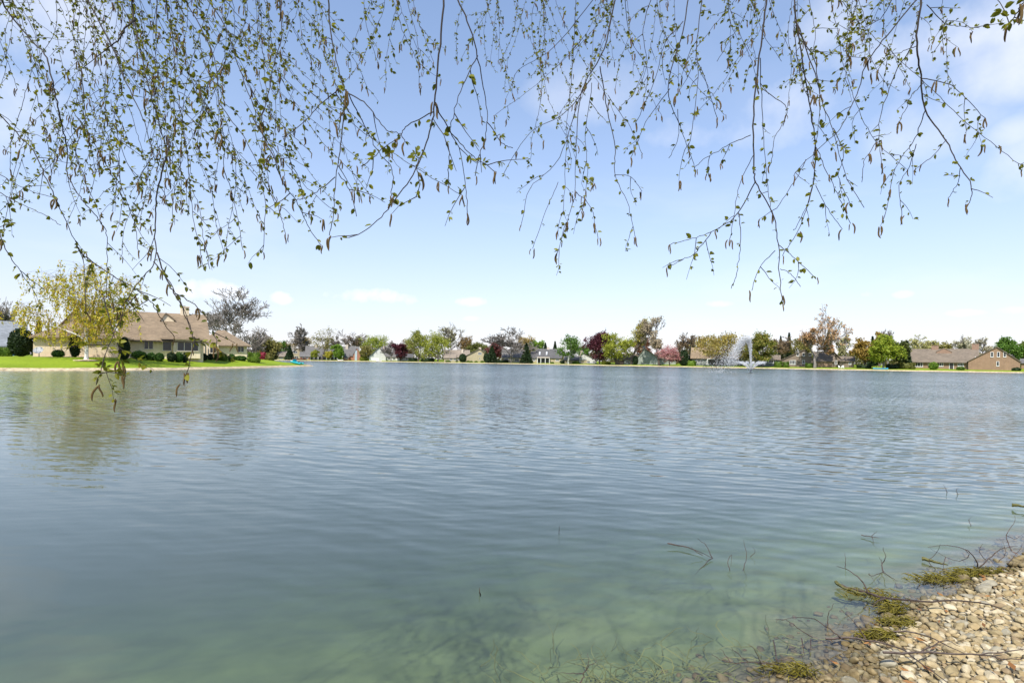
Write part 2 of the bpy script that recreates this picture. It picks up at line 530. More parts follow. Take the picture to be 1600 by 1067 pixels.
# stone edging along the far shores: a real raised band of packed stone
EDGE = mat('tan_stone_edging', (.36, .28, .17), .95, .4, 2.2, .9, 7, col2=(.46, .37, .23))
mb = MB(); mb.smooth = False
ring = []
acc = 0
pts = []
for a, bb in zip(_A, _B):
    seg = np.hypot(*(bb - a)); k = max(1, int(seg / .9))
    for i in range(k): pts.append(a + (bb - a) * i / k)
pts = np.array(pts)
tan = np.roll(pts, -1, 0) - np.roll(pts, 1, 0); tan /= np.linalg.norm(tan, axis=1)[:, None]
nrm = np.stack([tan[:, 1], -tan[:, 0]], 1)      # points inland (outline runs counter-clockwise)
if sdist([pts[50][0] + nrm[50][0]], [pts[50][1] + nrm[50][1]])[0] < 0: nrm = -nrm
keep = np.hypot(pts[:, 0], pts[:, 1]) > 21
r_ = np.random.RandomState(3)
rows = []
for s, z in ((-1.6, -.5), (-.25, -.07), (0.0, .06), (.25, .17), (.5, .24), (.75, .27), (1.0, .2)):
    jit = r_.normal(0, .05, len(pts)); jz = r_.normal(0, .025, len(pts))
    rows.append(np.column_stack([pts + nrm * (s + jit)[:, None], np.full(len(pts), z + .04) + jz]))
n_ = len(pts)
for i in range(n_):
    j = (i + 1) % n_
    if not (keep[i] and keep[j]): continue
    for k in range(len(rows) - 1):
        mb.add([rows[k][i], rows[k][j], rows[k + 1][j], rows[k + 1][i]], [(0, 1, 2, 3)])
tag(mb.build('shore_edging', EDGE), kind='structure')

# ---- water: a closed body with a rippled surface; the tint comes from the water itself
m, N, L, out = new_mat('lake_water')


def nmath(op, a, b=None, c=None):
    n = N.new('ShaderNodeMath'); n.operation = op
    for i, v in enumerate((a, b, c)):
        if v is None: continue
        if isinstance(v, (int, float)): n.inputs[i].default_value = v
        else: L.new(v, n.inputs[i])
    return n.outputs[0]


geo = N.new('ShaderNodeNewGeometry')
sepp = N.new('ShaderNodeSeparateXYZ'); L.new(geo.outputs['Position'], sepp.inputs[0])
PX, PY = sepp.outputs['X'], sepp.outputs['Y']
nd = N.new('ShaderNodeTexNoise'); nd.noise_dimensions = '2D'; nd.inputs['Scale'].default_value = .35; nd.inputs['Detail'].default_value = 2
L.new(geo.outputs['Position'], nd.inputs['Vector'])
dist = nmath('MULTIPLY', nmath('SUBTRACT', nd.outputs['Fac'], .5), 7.0)
amp_n = N.new('ShaderNodeTexNoise'); amp_n.noise_dimensions = '2D'; amp_n.inputs['Scale'].default_value = .09; amp_n.inputs['Detail'].default_value = 3
L.new(geo.outputs['Position'], amp_n.inputs['Vector'])
# wind ruffles open water more than the sheltered corner by the bank on the left
open_ = nmath('MINIMUM', nmath('MAXIMUM', nmath('MULTIPLY_ADD', nmath('ADD', PY, nmath('MULTIPLY', PX, .55)), .07, -.08), .12), 3.2)
amp = nmath('MULTIPLY', open_, nmath('MULTIPLY_ADD', amp_n.outputs['Fac'], 1.4, .3))
sx = sy = None
# wave trains: wavelength (m), heading (deg from +X), slope
for wl_, hd, sl in ((.40, 74, .034), (.27, 62, .028), (.58, 86, .020), (.19, 98, .024), (1.2, 68, .008)):
    k = 2 * math.pi / wl_; cx_, sy_ = math.cos(math.radians(hd)), math.sin(math.radians(hd))
    ph = nmath('ADD', nmath('MULTIPLY', nmath('ADD', nmath('MULTIPLY', PX, cx_), nmath('MULTIPLY', PY, sy_)), k), nmath('MULTIPLY', dist, .8 + .3 / wl_))
    s_ = nmath('MULTIPLY', nmath('COSINE', ph), sl)
    ax_ = nmath('MULTIPLY', s_, cx_); ay_ = nmath('MULTIPLY', s_, sy_)
    sx = ax_ if sx is None else nmath('ADD', sx, ax_); sy = ay_ if sy is None else nmath('ADD', sy, ay_)
for sc_, sl in ((3.6, .20), (9.0, .17)):
    mpn = N.new('ShaderNodeMapping'); L.new(geo.outputs['Position'], mpn.inputs[0])
    mpn.inputs['Rotation'].default_value = (0, 0, math.radians(-18)); mpn.inputs['Scale'].default_value = (.28, 1.0, 1)
    nn = N.new('ShaderNodeTexNoise'); nn.noise_dimensions = '2D'; nn.inputs['Scale'].default_value = sc_; nn.inputs['Detail'].default_value = 2
    L.new(mpn.outputs[0], nn.inputs['Vector'])
    sc = N.new('ShaderNodeSeparateColor'); L.new(nn.outputs['Color'], sc.inputs[0])
    sx = nmath('ADD', sx, nmath('MULTIPLY', nmath('SUBTRACT', sc.outputs[0], .5), sl * .5))
    sy = nmath('ADD', sy, nmath('MULTIPLY', nmath('SUBTRACT', sc.outputs[1], .5), sl))
cmb = N.new('ShaderNodeCombineXYZ')
L.new(nmath('MULTIPLY', nmath('MULTIPLY', sx, amp), -1.0), cmb.inputs[0]); L.new(nmath('MULTIPLY', nmath('MULTIPLY', sy, amp), -1.0), cmb.inputs[1])
cmb.inputs[2].default_value = 1.0
nv = N.new('ShaderNodeVectorMath'); nv.operation = 'NORMALIZE'; L.new(cmb.outputs[0], nv.inputs[0])
fr = N.new('ShaderNodeFresnel'); fr.inputs['IOR'].default_value = 1.333; L.new(nv.outputs[0], fr.inputs['Normal'])
gl = N.new('ShaderNodeBsdfGlossy'); L.new(nmath('MINIMUM', nmath('MULTIPLY_ADD', open_, .04, .03), .14), gl.inputs['Roughness']); L.new(nv.outputs[0], gl.inputs['Normal'])
gl.inputs['Color'].default_value = (1, 1, 1, 1)
tr = N.new('ShaderNodeBsdfTransparent'); tr.inputs['Color'].default_value = (.97, .98, .98, 1)
mx = N.new('ShaderNodeMixShader'); L.new(fr.outputs[0], mx.inputs[0]); L.new(tr.outputs[0], mx.inputs[1]); L.new(gl.outputs[0], mx.inputs[2])
L.new(mx.outputs[0], out.inputs['Surface'])
vsn = N.new('ShaderNodeVolumeScatter'); vsn.inputs['Color'].default_value = (.27, .315, .31, 1); vsn.inputs['Density'].default_value = .6
vab = N.new('ShaderNodeVolumeAbsorption'); vab.inputs['Color'].default_value = (.40, .56, .48, 1); vab.inputs['Density'].default_value = .7
va = N.new('ShaderNodeAddShader'); L.new(vsn.outputs[0], va.inputs[0]); L.new(vab.outputs[0], va.inputs[1]); L.new(va.outputs[0], out.inputs['Volume'])
mb = MB(); mb.box(-260, 220, -30, 420, -4.0, 0.0)
tag(mb.build('lake_water', m), kind='structure')
# ------------------------------------------------------------------ plants
def grow(rs, levels, nside, spread, lift=.15, seg=3, ratio=.72, trunk=.32):
    """unit skeleton: list of (points, r0, r1, level) and the tips"""
    segs, tips = [], []

    def br(p, d, ln, r, lev):
        pts = [p]; cur = p.copy(); dd = d.copy()
        sg = seg if lev > 3 or levels <= 5 else 2
        for i in range(sg):
            dd = (dd + Vector((rs.gauss(0, .13), rs.gauss(0, .13), lift * .5 + rs.gauss(0, .05)))).normalized()
            cur = cur + dd * (ln / sg); pts.append(cur.copy())
        r1 = r * (.62 if lev else .3)
        segs.append((pts, r, r1, lev))
        if lev == 0:
            tips.append((cur.copy(), dd.copy())); return
        kids = nside + (1 if rs.random() < (.4 if levels <= 5 else .75) else 0)
        a0 = rs.random() * 6.28
        for k in range(kids):
            a = a0 + k * 6.283 / kids + rs.gauss(0, .35)
            u = dd.orthogonal().normalized(); v = dd.cross(u)
            ang = spread * (.65 + .6 * rs.random())
            nd_ = (dd * math.cos(ang) + (u * math.cos(a) + v * math.sin(a)) * math.sin(ang)).normalized()
            q_ = pts[-1] if k < 2 else pts[rs.randint(1, sg - 1)]
            br(q_, nd_, ln * ratio * ((.8 + .4 * rs.random()) if levels <= 5 else (.62 + .65 * rs.random())), r1 * (.9 if k < 2 else .7), lev - 1 if k < 2 or levels <= 5 else max(0, lev - 2))
    br(Vector((0, 0, 0)), Vector((rs.gauss(0, .04), rs.gauss(0, .04), 1)).normalized(), trunk, .03, levels)
    return segs, tips


def fit(segs, tips, H, W):
    zs = sorted(t[0].z for t in tips); zmax = zs[int(len(zs) * .985)]
    rad = sorted(math.hypot(t[0].x, t[0].y) for t in tips)[int(len(tips) * .93)]
    fz, fx = H / zmax, (W / 2) / max(rad, 1e-3)
    T = lambda p: Vector((p.x * fx, p.y * fx, p.z * fz))
    return [([T(p) for p in s[0]], s[1], s[2], s[3]) for s in segs], [(T(t[0]), t[1]) for t in tips]


def quads_at(C, size, rs, up=0.0, aspect=1.6):
    """leaf-sized quads with random orientation around centres C (n,3)"""
    n = len(C)
    a = rs.normal(size=(n, 3)); a[:, 2] += up; a /= np.linalg.norm(a, axis=1)[:, None]
    b = rs.normal(size=(n, 3)); b -= a * (a * b).sum(1)[:, None]; b /= np.linalg.norm(b, axis=1)[:, None]
    sz = size * rs.uniform(.6, 1.4, (n, 1))
    a = a * sz * aspect / 2; b = b * sz / 2
    V = np.stack([C - a, C + b - a * .1, C + a, C - b - a * .1], 1).reshape(-1, 3)
    Fq = np.arange(4 * n).reshape(n, 4)
    return V, Fq


def ground_at(x, D, y=None):
    p = P(x, hor(x), D)
    return Vector((p.x, p.y, gz(p.x, p.y)))


def top_h(x, ytop, D, base):
    return P(x, ytop, D).z - base.z


SEED = [100]
DARKEST = (.018, .038, .014)


def tree(name, label, x, ytop, wpx, D, kind='leaf', cols=((.10, .14, .02), (.2, .24, .03)), bark=None, dens=1.0, trunk=.3, cat='tree', group='trees around the lake',
         leaf=.40, levels=None, bare_top=0.0):
    SEED[0] += 1
    rs = random.Random(SEED[0]); rn = np.random.RandomState(SEED[0])
    base = ground_at(x, D); H = top_h(x, ytop, D, base); az = math.atan2(x - HX, F)
    W = 1.12 * wpx * D / F * math.cos(az)
    root = empty(name, base - Vector((0, 0, .1)))
    tag(root, label, cat, group)
    bark = bark or (BARK_PALE if kind == 'bare' else BARK)
    cols = tuple(tuple(min(.6, c * 1.3) for c in cc) for cc in cols) if cols[0] != DARKEST else cols
    lm = leafmat('leaf_%02d%02d%02d_%02d%02d%02d' % tuple(int(c * 99) for cc in cols for c in cc), *cols)
    if kind == 'spruce':
        mb = MB(); mb.tube([(0, 0, 0), (0, 0, H * .97)], [H * .018, .02], 6); mb.build('trunk', bark, root)
        n = int(2600 * dens); t = rn.uniform(0, 1, n) ** .75          # 0 at top
        tier = np.floor(t * 15) / 15; tt = np.clip(tier * .55 + t * .45, 0, 1)
        ang = rn.uniform(0, 6.283, n); rr = (W / 2) * (tt * .93 + .05) * rn.uniform(.25, 1.0, n) ** .6 * (1 + .18 * np.sin(ang * 5 + tier * 40))
        z = H * (1 - t * .93) - rr * .22
        C = np.stack([rr * np.cos(ang), rr * np.sin(ang), z], 1)
        V, Fq = quads_at(C, max(.45, W * .085), rn, aspect=1.8)
        np_mesh('crown', V, Fq, lm, root)
        return root
    lv = levels or (9 if kind == 'bare' else 8 if kind == 'bud' else 4)
    segs, tips = grow(rs, lv, 2 if lv > 4 else 3, .55 if kind != 'column' else .28, lift=.16 if kind != 'column' else .35, trunk=trunk,
                      ratio=.80 if kind in ('bare', 'bud') else .72)
    segs, tips = fit(segs, tips, H, W)
    mb = MB(); k = max(.6, H / 12)
    for (pts, r0, r1, lev) in segs:
        sc_ = k * (12 if lev == lv else 10)
        mn = max(.025, D * .00036) if kind in ('bare', 'bud') else .03
        mb.tube(pts, [max(mn, (r0 + (r1 - r0) * i / (len(pts) - 1)) * sc_) for i in range(len(pts))], 6 if lev >= lv - 1 else 3, cap=False)
    mb.build('trunk', bark, root)
    TP = np.array([tuple(t[0]) for t in tips])
    if kind == 'bare': return root
    if kind == 'bud':
        n = int(1700 * dens)
        C = TP[rn.randint(0, len(TP), n)] + rn.normal(0, W * .012 + .1, (n, 3))
        V, Fq = quads_at(C, leaf * .8, rn)
    else:
        n1 = int(2600 * dens); n2 = int(2600 * dens)
        C1 = TP[rn.randint(0, len(TP), n1)] + rn.normal(0, W * .035 + .12, (n1, 3))
        # clumps through the crown volume, with gaps between
        nc = 70; u = rn.normal(size=(nc, 3)); u /= np.linalg.norm(u, axis=1)[:, None]; u *= rn.uniform(.35, 1, (nc, 1)) ** .5
        zc, hz = H * (.5 + trunk * .35), H * (.5 - trunk * .35)
        cc = u * np.array([W / 2 * .88, W / 2 * .88, hz * .92]) + np.array([0, 0, zc])
        if kind == 'column': cc = cc[:20]
        idx = rn.randint(0, len(cc), n2)
        C2 = cc[idx] + rn.normal(0, 1, (n2, 3)) * np.array([W * .06, W * .06, H * .04])
        C = np.concatenate([C1, C2]) if kind != 'column' else C1
        C = C[C[:, 2] > H * trunk * .35]
        if bare_top: C = C[(C[:, 2] < H * (1 - bare_top)) | (rn.uniform(size=len(C)) < .25)]
        V, Fq = quads_at(C, leaf, rn)
    np_mesh('crown', V, Fq, lm, root)
    return root


def shrub(name, label, x, y0, y1, wpx, D, cols, box=False, leaf=.14, cat='shrub', group='garden shrubs', n=None, depth=None, base=None):
    """clipped or rounded shrub: dense leafy skin over a twiggy body"""
    SEED[0] += 1
    rn = np.random.RandomState(SEED[0])
    g = base or ground_at(x, D); top = P(x, y0, D).z; az = math.atan2(x - HX, F)
    W = wpx * D / F * math.cos(az); H = max(.4, top - g.z); dp = depth or W
    e = .45 if box else 1.0
    def se(th, ph):
        f = lambda v: np.sign(v) * np.abs(v) ** e
        return np.stack([W / 2 * f(np.cos(th)) * f(np.cos(ph)), dp / 2 * f(np.sin(th)) * f(np.cos(ph)), H * .5 + H * .5 * f(np.sin(ph))], -1)
    U, Vv = np.meshgrid(np.linspace(0, 2 * np.pi, 15)[:-1], np.linspace(-1.45, 1.5, 9))
    core = se(U.ravel(), Vv.ravel()); core[:, :2] *= .93; core[:, 2] = core[:, 2] * .95
    core *= 1 + rn.normal(0, .02, (len(core), 1))
    fq = []
    for j in range(8):
        for i in range(14): fq.append((j * 14 + i, j * 14 + (i + 1) % 14, (j + 1) * 14 + (i + 1) % 14, (j + 1) * 14 + i))
    n = n or int(min(1600, max(250, 9 * (W * H + W * dp) / leaf ** 2 * .35)))
    th = rn.uniform(0, 2 * np.pi, n); ph = np.arcsin(rn.uniform(-.85, 1, n))
    C = se(th, ph) * (1 + .035 * np.sin(th * 5 + ph * 7))[:, None] + rn.normal(0, .03 + .012 * W, (n, 3)); C[:, 2] = np.maximum(C[:, 2], .02)
    V, Fq = quads_at(C, leaf, rn)
    lm = leafmat('leaf_%02d%02d%02d_%02d%02d%02d' % tuple(int(c * 99) for cc in cols for c in cc), *cols)
    V = np.concatenate([core, V]); Fq = np.concatenate([np.array(fq), Fq + len(core)])
    o = np_mesh(name, V, Fq, lm)
    o.location = g - Vector((0, 0, .05)); o.rotation_euler = (0, 0, -az)
    return tag(o, label, cat, group)


# ------------------------------------------------------------------ houses
class House:
    def __init__(s, name, label, xc, D, wall, roof, yaw=0.0, base=None, trim=None, cat='house', group='houses around the lake'):
        p = P(xc, hor(xc), D)
        s.az = math.atan2(xc - HX, F)
        s.base = Vector((p.x, p.y, (base if base is not None else gz(p.x, p.y)) - .15))
        s.root = empty(name, s.base, -s.az + math.radians(yaw)); tag(s.root, label, cat, group)
        s.inv = Matrix.Rotation(s.az - math.radians(yaw), 3, 'Z')
        s.wall, s.roofm, s.trim = wall, roof, trim or WHITE
        s.last_roof = None

    def loc(s, px, py, ly):
        o = s.inv @ (CAM - s.base); d = s.inv @ ray(px, py)
        t = (ly - o.y) / d.y
        q = o + d * t
        return q.x, q.z

    def block(s, x0, x1, ye, yr, roof='gx', ly=0.0, dep=9.0, wall=None, over=.45, ridge=.5, rm=None):
        """x0,x1: wall ends; ye: eave line; yr: ridge line; ly: how far back the front stands"""
        a, _ = s.loc(x0, ye, ly); b, _ = s.loc(x1, ye, ly)
        xm = (x0 + x1) / 2
        ze = s.loc(xm, ye, ly)[1]
        zr = s.loc(xm, yr, ly + (dep / 2 if roof in ('gx', 'hip') else 0))[1]
        zr = max(zr, ze + .4)
        wm = wall or s.wall
        mb = MB(); mb.box(a, b, ly, ly + dep, -.6, ze)
        cm, cy = a + (b - a) * ridge, ly + dep / 2
        rb = MB(); T = .2
        if roof == 'gx':
            mb.add([(a, ly, ze), (a, ly + dep, ze), (a, cy, zr - .05), (b, ly, ze), (b, ly + dep, ze), (b, cy, zr - .05)],
                   [(0, 1, 2), (3, 5, 4), (0, 2, 5, 3), (1, 4, 5, 2)])
            sl = (zr - ze) / (dep / 2); d = over * sl
            rb.slab([(a - over, ly - over, ze - d + .12), (b + over, ly - over, ze - d + .12), (b + over, cy, zr + .12), (a - over, cy, zr + .12)], T)
            rb.slab([(a - over, cy, zr + .12), (b + over, cy, zr + .12), (b + over, ly + dep + over, ze - d + .12), (a - over, ly + dep + over, ze - d + .12)], T)
        elif roof == 'gy':
            mb.add([(a, ly, ze), (b, ly, ze), (cm, ly, zr - .05), (a, ly + dep, ze), (b, ly + dep, ze), (cm, ly + dep, zr - .05)],
                   [(0, 1, 2), (3, 5, 4), (0, 2, 5, 3), (1, 4, 5, 2)])
            dl = over * (zr - ze) / (cm - a); dr = over * (zr - ze) / (b - cm)
            y0, y1 = ly - over, ly + dep + over
            rb.slab([(a - over, y0, ze - dl + .12), (cm, y0, zr + .12), (cm, y1, zr + .12), (a - over, y1, ze - dl + .12)], T)
            rb.slab([(cm, y0, zr + .12), (b + over, y0, ze - dr + .12), (b + over, y1, ze - dr + .12), (cm, y1, zr + .12)], T)
        else:
            h = min((b - a) * .42, dep / 2)
            r0, r1 = (a + h, cy, zr + .12), (b - h, cy, zr + .12)
            o = over; e = ze - .12
            c = [(a - o, ly - o, e), (b + o, ly - o, e), (b + o, ly + dep + o, e), (a - o, ly + dep + o, e)]
            rb.add(c + [r0, r1] + [(q_[0], q_[1], q_[2] - T) for q_ in c],
                   [(0, 1, 5, 4), (1, 2, 5), (2, 3, 4, 5), (3, 0, 4), (0, 6, 7, 1), (1, 7, 8, 2), (2, 8, 9, 3), (3, 9, 6, 0), (9, 8, 7, 6)])
        mb.build('wall', wm, s.root)
        s.last_roof = rb.build('roof', rm or s.roofm, s.root)
        return s.last_roof

    def window(s, x0, x1, y0, y1, ly=0.0, panes=2, name='window', frame=None, glass=True):
        a, z1 = s.loc(x0, y0, ly); b, z0 = s.loc(x1, y1, ly)
        if b < a: a, b = b, a
        w = min(.11, (b - a) * .14); mb = MB(); y_0, y_1 = ly - .09, ly + .02
        mb.box(a, a + w, y_0, y_1, z0, z1); mb.box(b - w, b, y_0, y_1, z0, z1)
        mb.box(a + w, b - w, y_0, y_1, z0, z0 + w); mb.box(a + w, b - w, y_0, y_1, z1 - w, z1)
        mb.box(a - .05, b + .05, ly - .14, ly - .003, z0 - .07, z0 - .002)
        for i in range(1, panes):
            c = a + (b - a) * i / panes; mb.box(c - w * .45, c + w * .45, y_0 + .01, y_1, z0 + w, z1 - w)
        o = mb.build(name, frame or s.trim, s.root)
        if glass:
            for i in range(panes):
                c0 = a + (b - a) * i / panes; c1 = a + (b - a) * (i + 1) / panes
                g = MB(); g.box(c0 + w * .5, c1 - w * .5, ly - .035, ly - .008, z0 + w * .6, z1 - w * .6); g.build('pane', pane_mat(), o)
        return o

    def door(s, x0, x1, y0, ly=0.0, m=None):
        a, z1 = s.loc(x0, y0, ly); b, _ = s.loc(x1, y0, ly)
        mb = MB(); mb.box(a + .06, b - .06, ly - .06, ly + .02, -.1, z1 - .06)
        o = mb.build('door', m or mat('dark_door', (.04, .035, .035), .5, .1), s.root)
        f = MB(); f.box(a - .06, a + .06, ly - .1, ly + .02, -.1, z1); f.box(b - .06, b + .06, ly - .1, ly + .02, -.1, z1); f.box(a + .06, b - .06, ly - .1, ly + .02, z1 - .06, z1 + .06)
        f.build('door_frame', s.trim, o)
        h = MB(); h.box(b - .2, b - .14, ly - .12, ly - .06, .95, 1.1); h.build('handle', mat('brass', (.3, .25, .15), .4, .1), o)
        return o

    def chimney(s, x, y0, y1, wpx, ly, m, dep=1.0):
        a, z1 = s.loc(x - wpx / 2, y0, ly); b, z0 = s.loc(x + wpx / 2, y1, ly)
        mb = MB(); mb.box(a, b, ly - dep / 2, ly + dep / 2, z0 - 1.5, z1); mb.box(a - .08, b + .08, ly - dep / 2 - .08, ly + dep / 2 + .08, z1 + .002, z1 + .14)
        o = mb.build('chimney', m, s.last_roof)
        return o

    def flue(s, x, y0, ly, wpx, par_y1):
        pass

    def part(s, name, x0, x1, y0, y1, ly0, ly1, m, parent=None):
        a, z1 = s.loc(x0, y0, ly0); b, z0 = s.loc(x1, y1, ly0)
        mb = MB(); mb.box(a, b, ly0, ly1, z0, z1)
        return mb.build(name, m, parent or s.root)
# ------------------------------------------------------------------ the far shore
def Ds(x):
    return float(np.interp(x, [430, 480, 660, 860, 1060, 1220, 1400, 1600], [335, 330, 310, 265, 225, 200, 178, 165]))


R_BROWN = shingles('brown_shingles', (.20, .147, .092)); R_GREY = shingles('grey_shingles', (.12, .115, .11)); R_TAUPE = shingles('taupe_shingles', (.20, .165, .13))
R_DARK = shingles('dark_shingles', (.085, .083, .082)); R_UMBER = shingles('umber_shingles', (.15, .12, .088))
W_BEIGE = boards('beige_siding', (.76, .63, .44), .6); W_TAN = boards('tan_siding', (.40, .34, .22), .5); W_WHITE = boards('white_siding', (.56, .56, .53), .3, False)
W_BROWN = boards('brown_siding', (.265, .17, .105), .4); W_UMBER = boards('umber_siding', (.20, .155, .115), .4); W_SLATE = boards('grey_green_siding', (.19, .21, .20), .4)
W_SAGE = boards('sage_siding', (.26, .29, .25), .4); W_BLUE = boards('blue_grey_siding', (.42, .50, .54), .3, False); W_BLUE2 = boards('blue_siding', (.16, .32, .48), .3, False)
BRICK = mat('red_brick', (.36, .17, .11), .9, .25, 5, .5, 14); PALEBRICK = mat('pale_chimney_brick', (.55, .47, .38), .9, .2, 4, .4, 12)
DARK = mat('porch_shade_and_dark_parts', (.03, .03, .032), .6, .2)  # near-black: porch shade put into the colour, also used for small dark parts

# 1 tan bungalow at the left end
h = House('tan_house', 'small tan house with brown roof behind a dark spruce, left end of far shore', 452, Ds(452) + 12, W_TAN, R_TAUPE)
h.block(432, 450, 556, 549, 'gx', 0, 8, over=.7); h.block(450, 477, 555, 544, 'gy', 1, 9)
h.window(459, 464.5, 548.5, 552, 1, 2); h.window(436, 442, 557.3, 560.5, 0, 3); h.window(460, 466, 556.5, 560, 1, 2)
# 2 brick house with white porch posts
h = House('porch_house', 'long grey-roofed brick house with white porch posts under olive tree', 503, Ds(503) + 14, BRICK, R_GREY)
h.block(478, 531, 556, 541, 'gx', 1.5, 10); h.block(469, 484, 556.5, 550, 'gx', 0, 6)
h.part('porch_back', 484.5, 527, 556.6, 563.5, 1.38, 1.49, DARK)  # flat panel on the wall, dark colour standing for the porch's shade
for px in (485, 491, 497, 503, 510, 516, 522, 527): h.part('porch_post', px - .5, px + .5, 556, 564, .7, 1.0, WHITE)
h.window(472.5, 476, 557, 560.5, 0, 2); h.window(478, 481.5, 557, 560.5, 0, 2)
h.chimney(494, 538.5, 543, 4, 6, PALEBRICK)
# 3 brick gable
h = House('brick_gable_house', 'red brick house with steep gable and pale blue centre panel', 550, Ds(550) + 12, BRICK, R_GREY)
h.block(536, 560, 555, 541.5, 'gx', 2.5, 9); h.block(552, 563, 553.5, 543.8, 'gy', 0, 7, over=.25)
h.part('panel', 554.4, 557.8, 547.5, 563, -.1, -.005, W_BLUE)
h.block(537.5, 545, 557, 551.5, 'gx', 1, 5); h.window(539, 544, 557.5, 560.5, 1, 2)
h.chimney(542, 538.5, 543, 4, 6, PALEBRICK)
# 4 white gable house
h = House('white_house', 'white house with broad gable and two small upper windows', 598, Ds(598) + 14, W_WHITE, R_GREY)
h.block(596, 622, 556.5, 542.5, 'gx', 1.5, 10); h.block(577, 603, 557, 542.5, 'gy', 0, 10, over=.5, ridge=.58)
h.window(587.5, 589.5, 549.5, 551.8, 0, 1); h.window(593, 595, 549.5, 551.8, 0, 1); h.part('garage_door', 580, 592, 559, 564.5, -.06, -.005, WHITE)
h.window(601, 605, 558.5, 562, 0, 2) if False else None
h.chimney(601, 540.5, 545, 4, 6, PALEBRICK)
h.window(606, 610, 558.5, 562, 1.5, 2); h.window(614, 618, 558.5, 562, 1.5, 2)
# 5 low pale house behind the maroon trees
h = House('low_white_house', 'low white house half hidden behind small maroon trees', 632, Ds(632) + 16, W_WHITE, R_DARK)
h.block(620, 645, 558, 553, 'gx', 0, 9); h.window(624, 629, 559.3, 562.5, 0, 3); h.window(634, 639, 559.3, 562.5, 0, 3)
# 6 tan two-gable house
h = House('olive_tan_house', 'tan house with brown roofs and triple window in big gable', 728, Ds(728) + 13, W_TAN, R_TAUPE)
h.block(695, 733, 557.5, 547, 'gx', 3, 9); h.block(727, 763, 556.5, 544.8, 'gy', 0, 11, over=.5, ridge=.62)
h.block(694, 712, 558.5, 553, 'gx', 1.0, 5)
h.window(747, 752.5, 550.5, 554, 0, 3); h.window(748.5, 750.3, 558.8, 561.5, 0, 1)
for x in (703, 709, 715): h.window(x, x + 3.6, 559, 563, 1.0 if x < 710 else 3, 2)
h.chimney(722.5, 545.5, 550, 3, 6, PALEBRICK); h.chimney(750, 543, 547, 3.6, 8, PALEBRICK)
# 7 grey-roofed house behind the bare tree
h = House('grey_roof_house', 'grey-roofed cottage behind the big bare tree at centre', 800, Ds(800) + 13, W_TAN, R_GREY)
h.block(785, 817, 557.5, 546, 'gx', 0, 9)
h.window(789, 794.5, 559, 563, 0, 3); h.window(804.5, 811, 560, 565, 0, 2); h.window(797, 800.5, 559, 563, 0, 2)
# 8 skylight house
h = House('skylight_house', 'dark grey-roofed house with two skylights and pale awning', 854, Ds(854) + 13, W_TAN, R_DARK)
h.block(838, 873, 558.5, 545.5, 'gx', .8, 10); h.block(830, 839.5, 558.5, 549, 'gx', 1.6, 8); h.block(866, 877, 559, 553, 'gx', 0, 6)
rf = h.last_roof
for x in (843.3, 854.2):
    a, z1 = h.loc(x - 1.1, 550.8, 3.2); b, z0 = h.loc(x + 1.1, 553.0, 2.4)
    mbx = MB(); mbx.add([(a, 2.1, z0 + .35), (b, 2.1, z0 + .35), (b, 3.1, z1 + .45), (a, 3.1, z1 + .45), (a, 2.1, z0 - .5), (b, 2.1, z0 - .5), (b, 3.1, z1 - .5), (a, 3.1, z1 - .5)],
                        [(0, 1, 2, 3), (0, 4, 5, 1), (1, 5, 6, 2), (2, 6, 7, 3), (3, 7, 4, 0)])
    mbx.build('skylight', mat('skylight_dome', (.55, .57, .6), .15, .05), h.root)
h.part('awning', 839, 859, 557.6, 559.4, -.9, .75, mat('pale_awning', (.50, .43, .37), .8, .05))
h.part('porch_back', 840, 858, 559.5, 567, .70, .79, DARK)  # shade under the awning painted as a flat dark panel
for px in (839.6, 845, 852, 858.4): h.part('porch_post', px - .35, px + .35, 559.4, 568.5, -.8, -.5, WHITE)
h.window(832, 836.5, 560, 564, 1.6, 3); h.window(868, 873.5, 560.3, 564, 0, 3)
h.chimney(856.5, 543, 547, 4, 6, PALEBRICK)
# 9 beige house with white gable end
h = House('beige_house', 'low beige house with white half gable beside the green birch', 905, Ds(905) + 13, W_TAN, R_GREY)
h.block(882, 912, 562, 556, 'gx', 2, 8); h.block(905, 932, 562, 551, 'gy', 0, 9, over=.4, ridge=.15, wall=W_WHITE)
h.part('lower_wall', 907, 920, 562.4, 568.5, -.06, -.004, W_TAN)
h.window(917, 922, 563.5, 566.8, -.07, 3); h.window(926, 930, 563.5, 566.5, 0, 2)
h.chimney(908, 548, 553, 4, 5, PALEBRICK)
# 10 sage house
h = House('sage_house', 'grey-green house with long sloping roof behind yellow-green tree', 1012, Ds(1012) + 14, W_SAGE, R_UMBER)
h.block(996, 1030, 558.5, 544.5, 'gy', 1, 11, ridge=.3, over=.5); h.block(1024, 1056, 560, 551, 'gx', 2, 9); h.block(975, 999, 561, 552.5, 'gx', 2.2, 8); h.block(961, 977, 563, 558, 'gx', 3, 7, wall=W_UMBER)
h.window(977.5, 983, 563, 567.5, 2.2, 3); h.window(986, 990, 563, 567.5, 2.2, 2); h.window(1036, 1038.3, 552.5 + 9, 566, 2, 1); h.window(1046, 1050, 562, 566.5, 2, 2)
h.chimney(1006, 541, 546, 4, 6, W_BLUE)
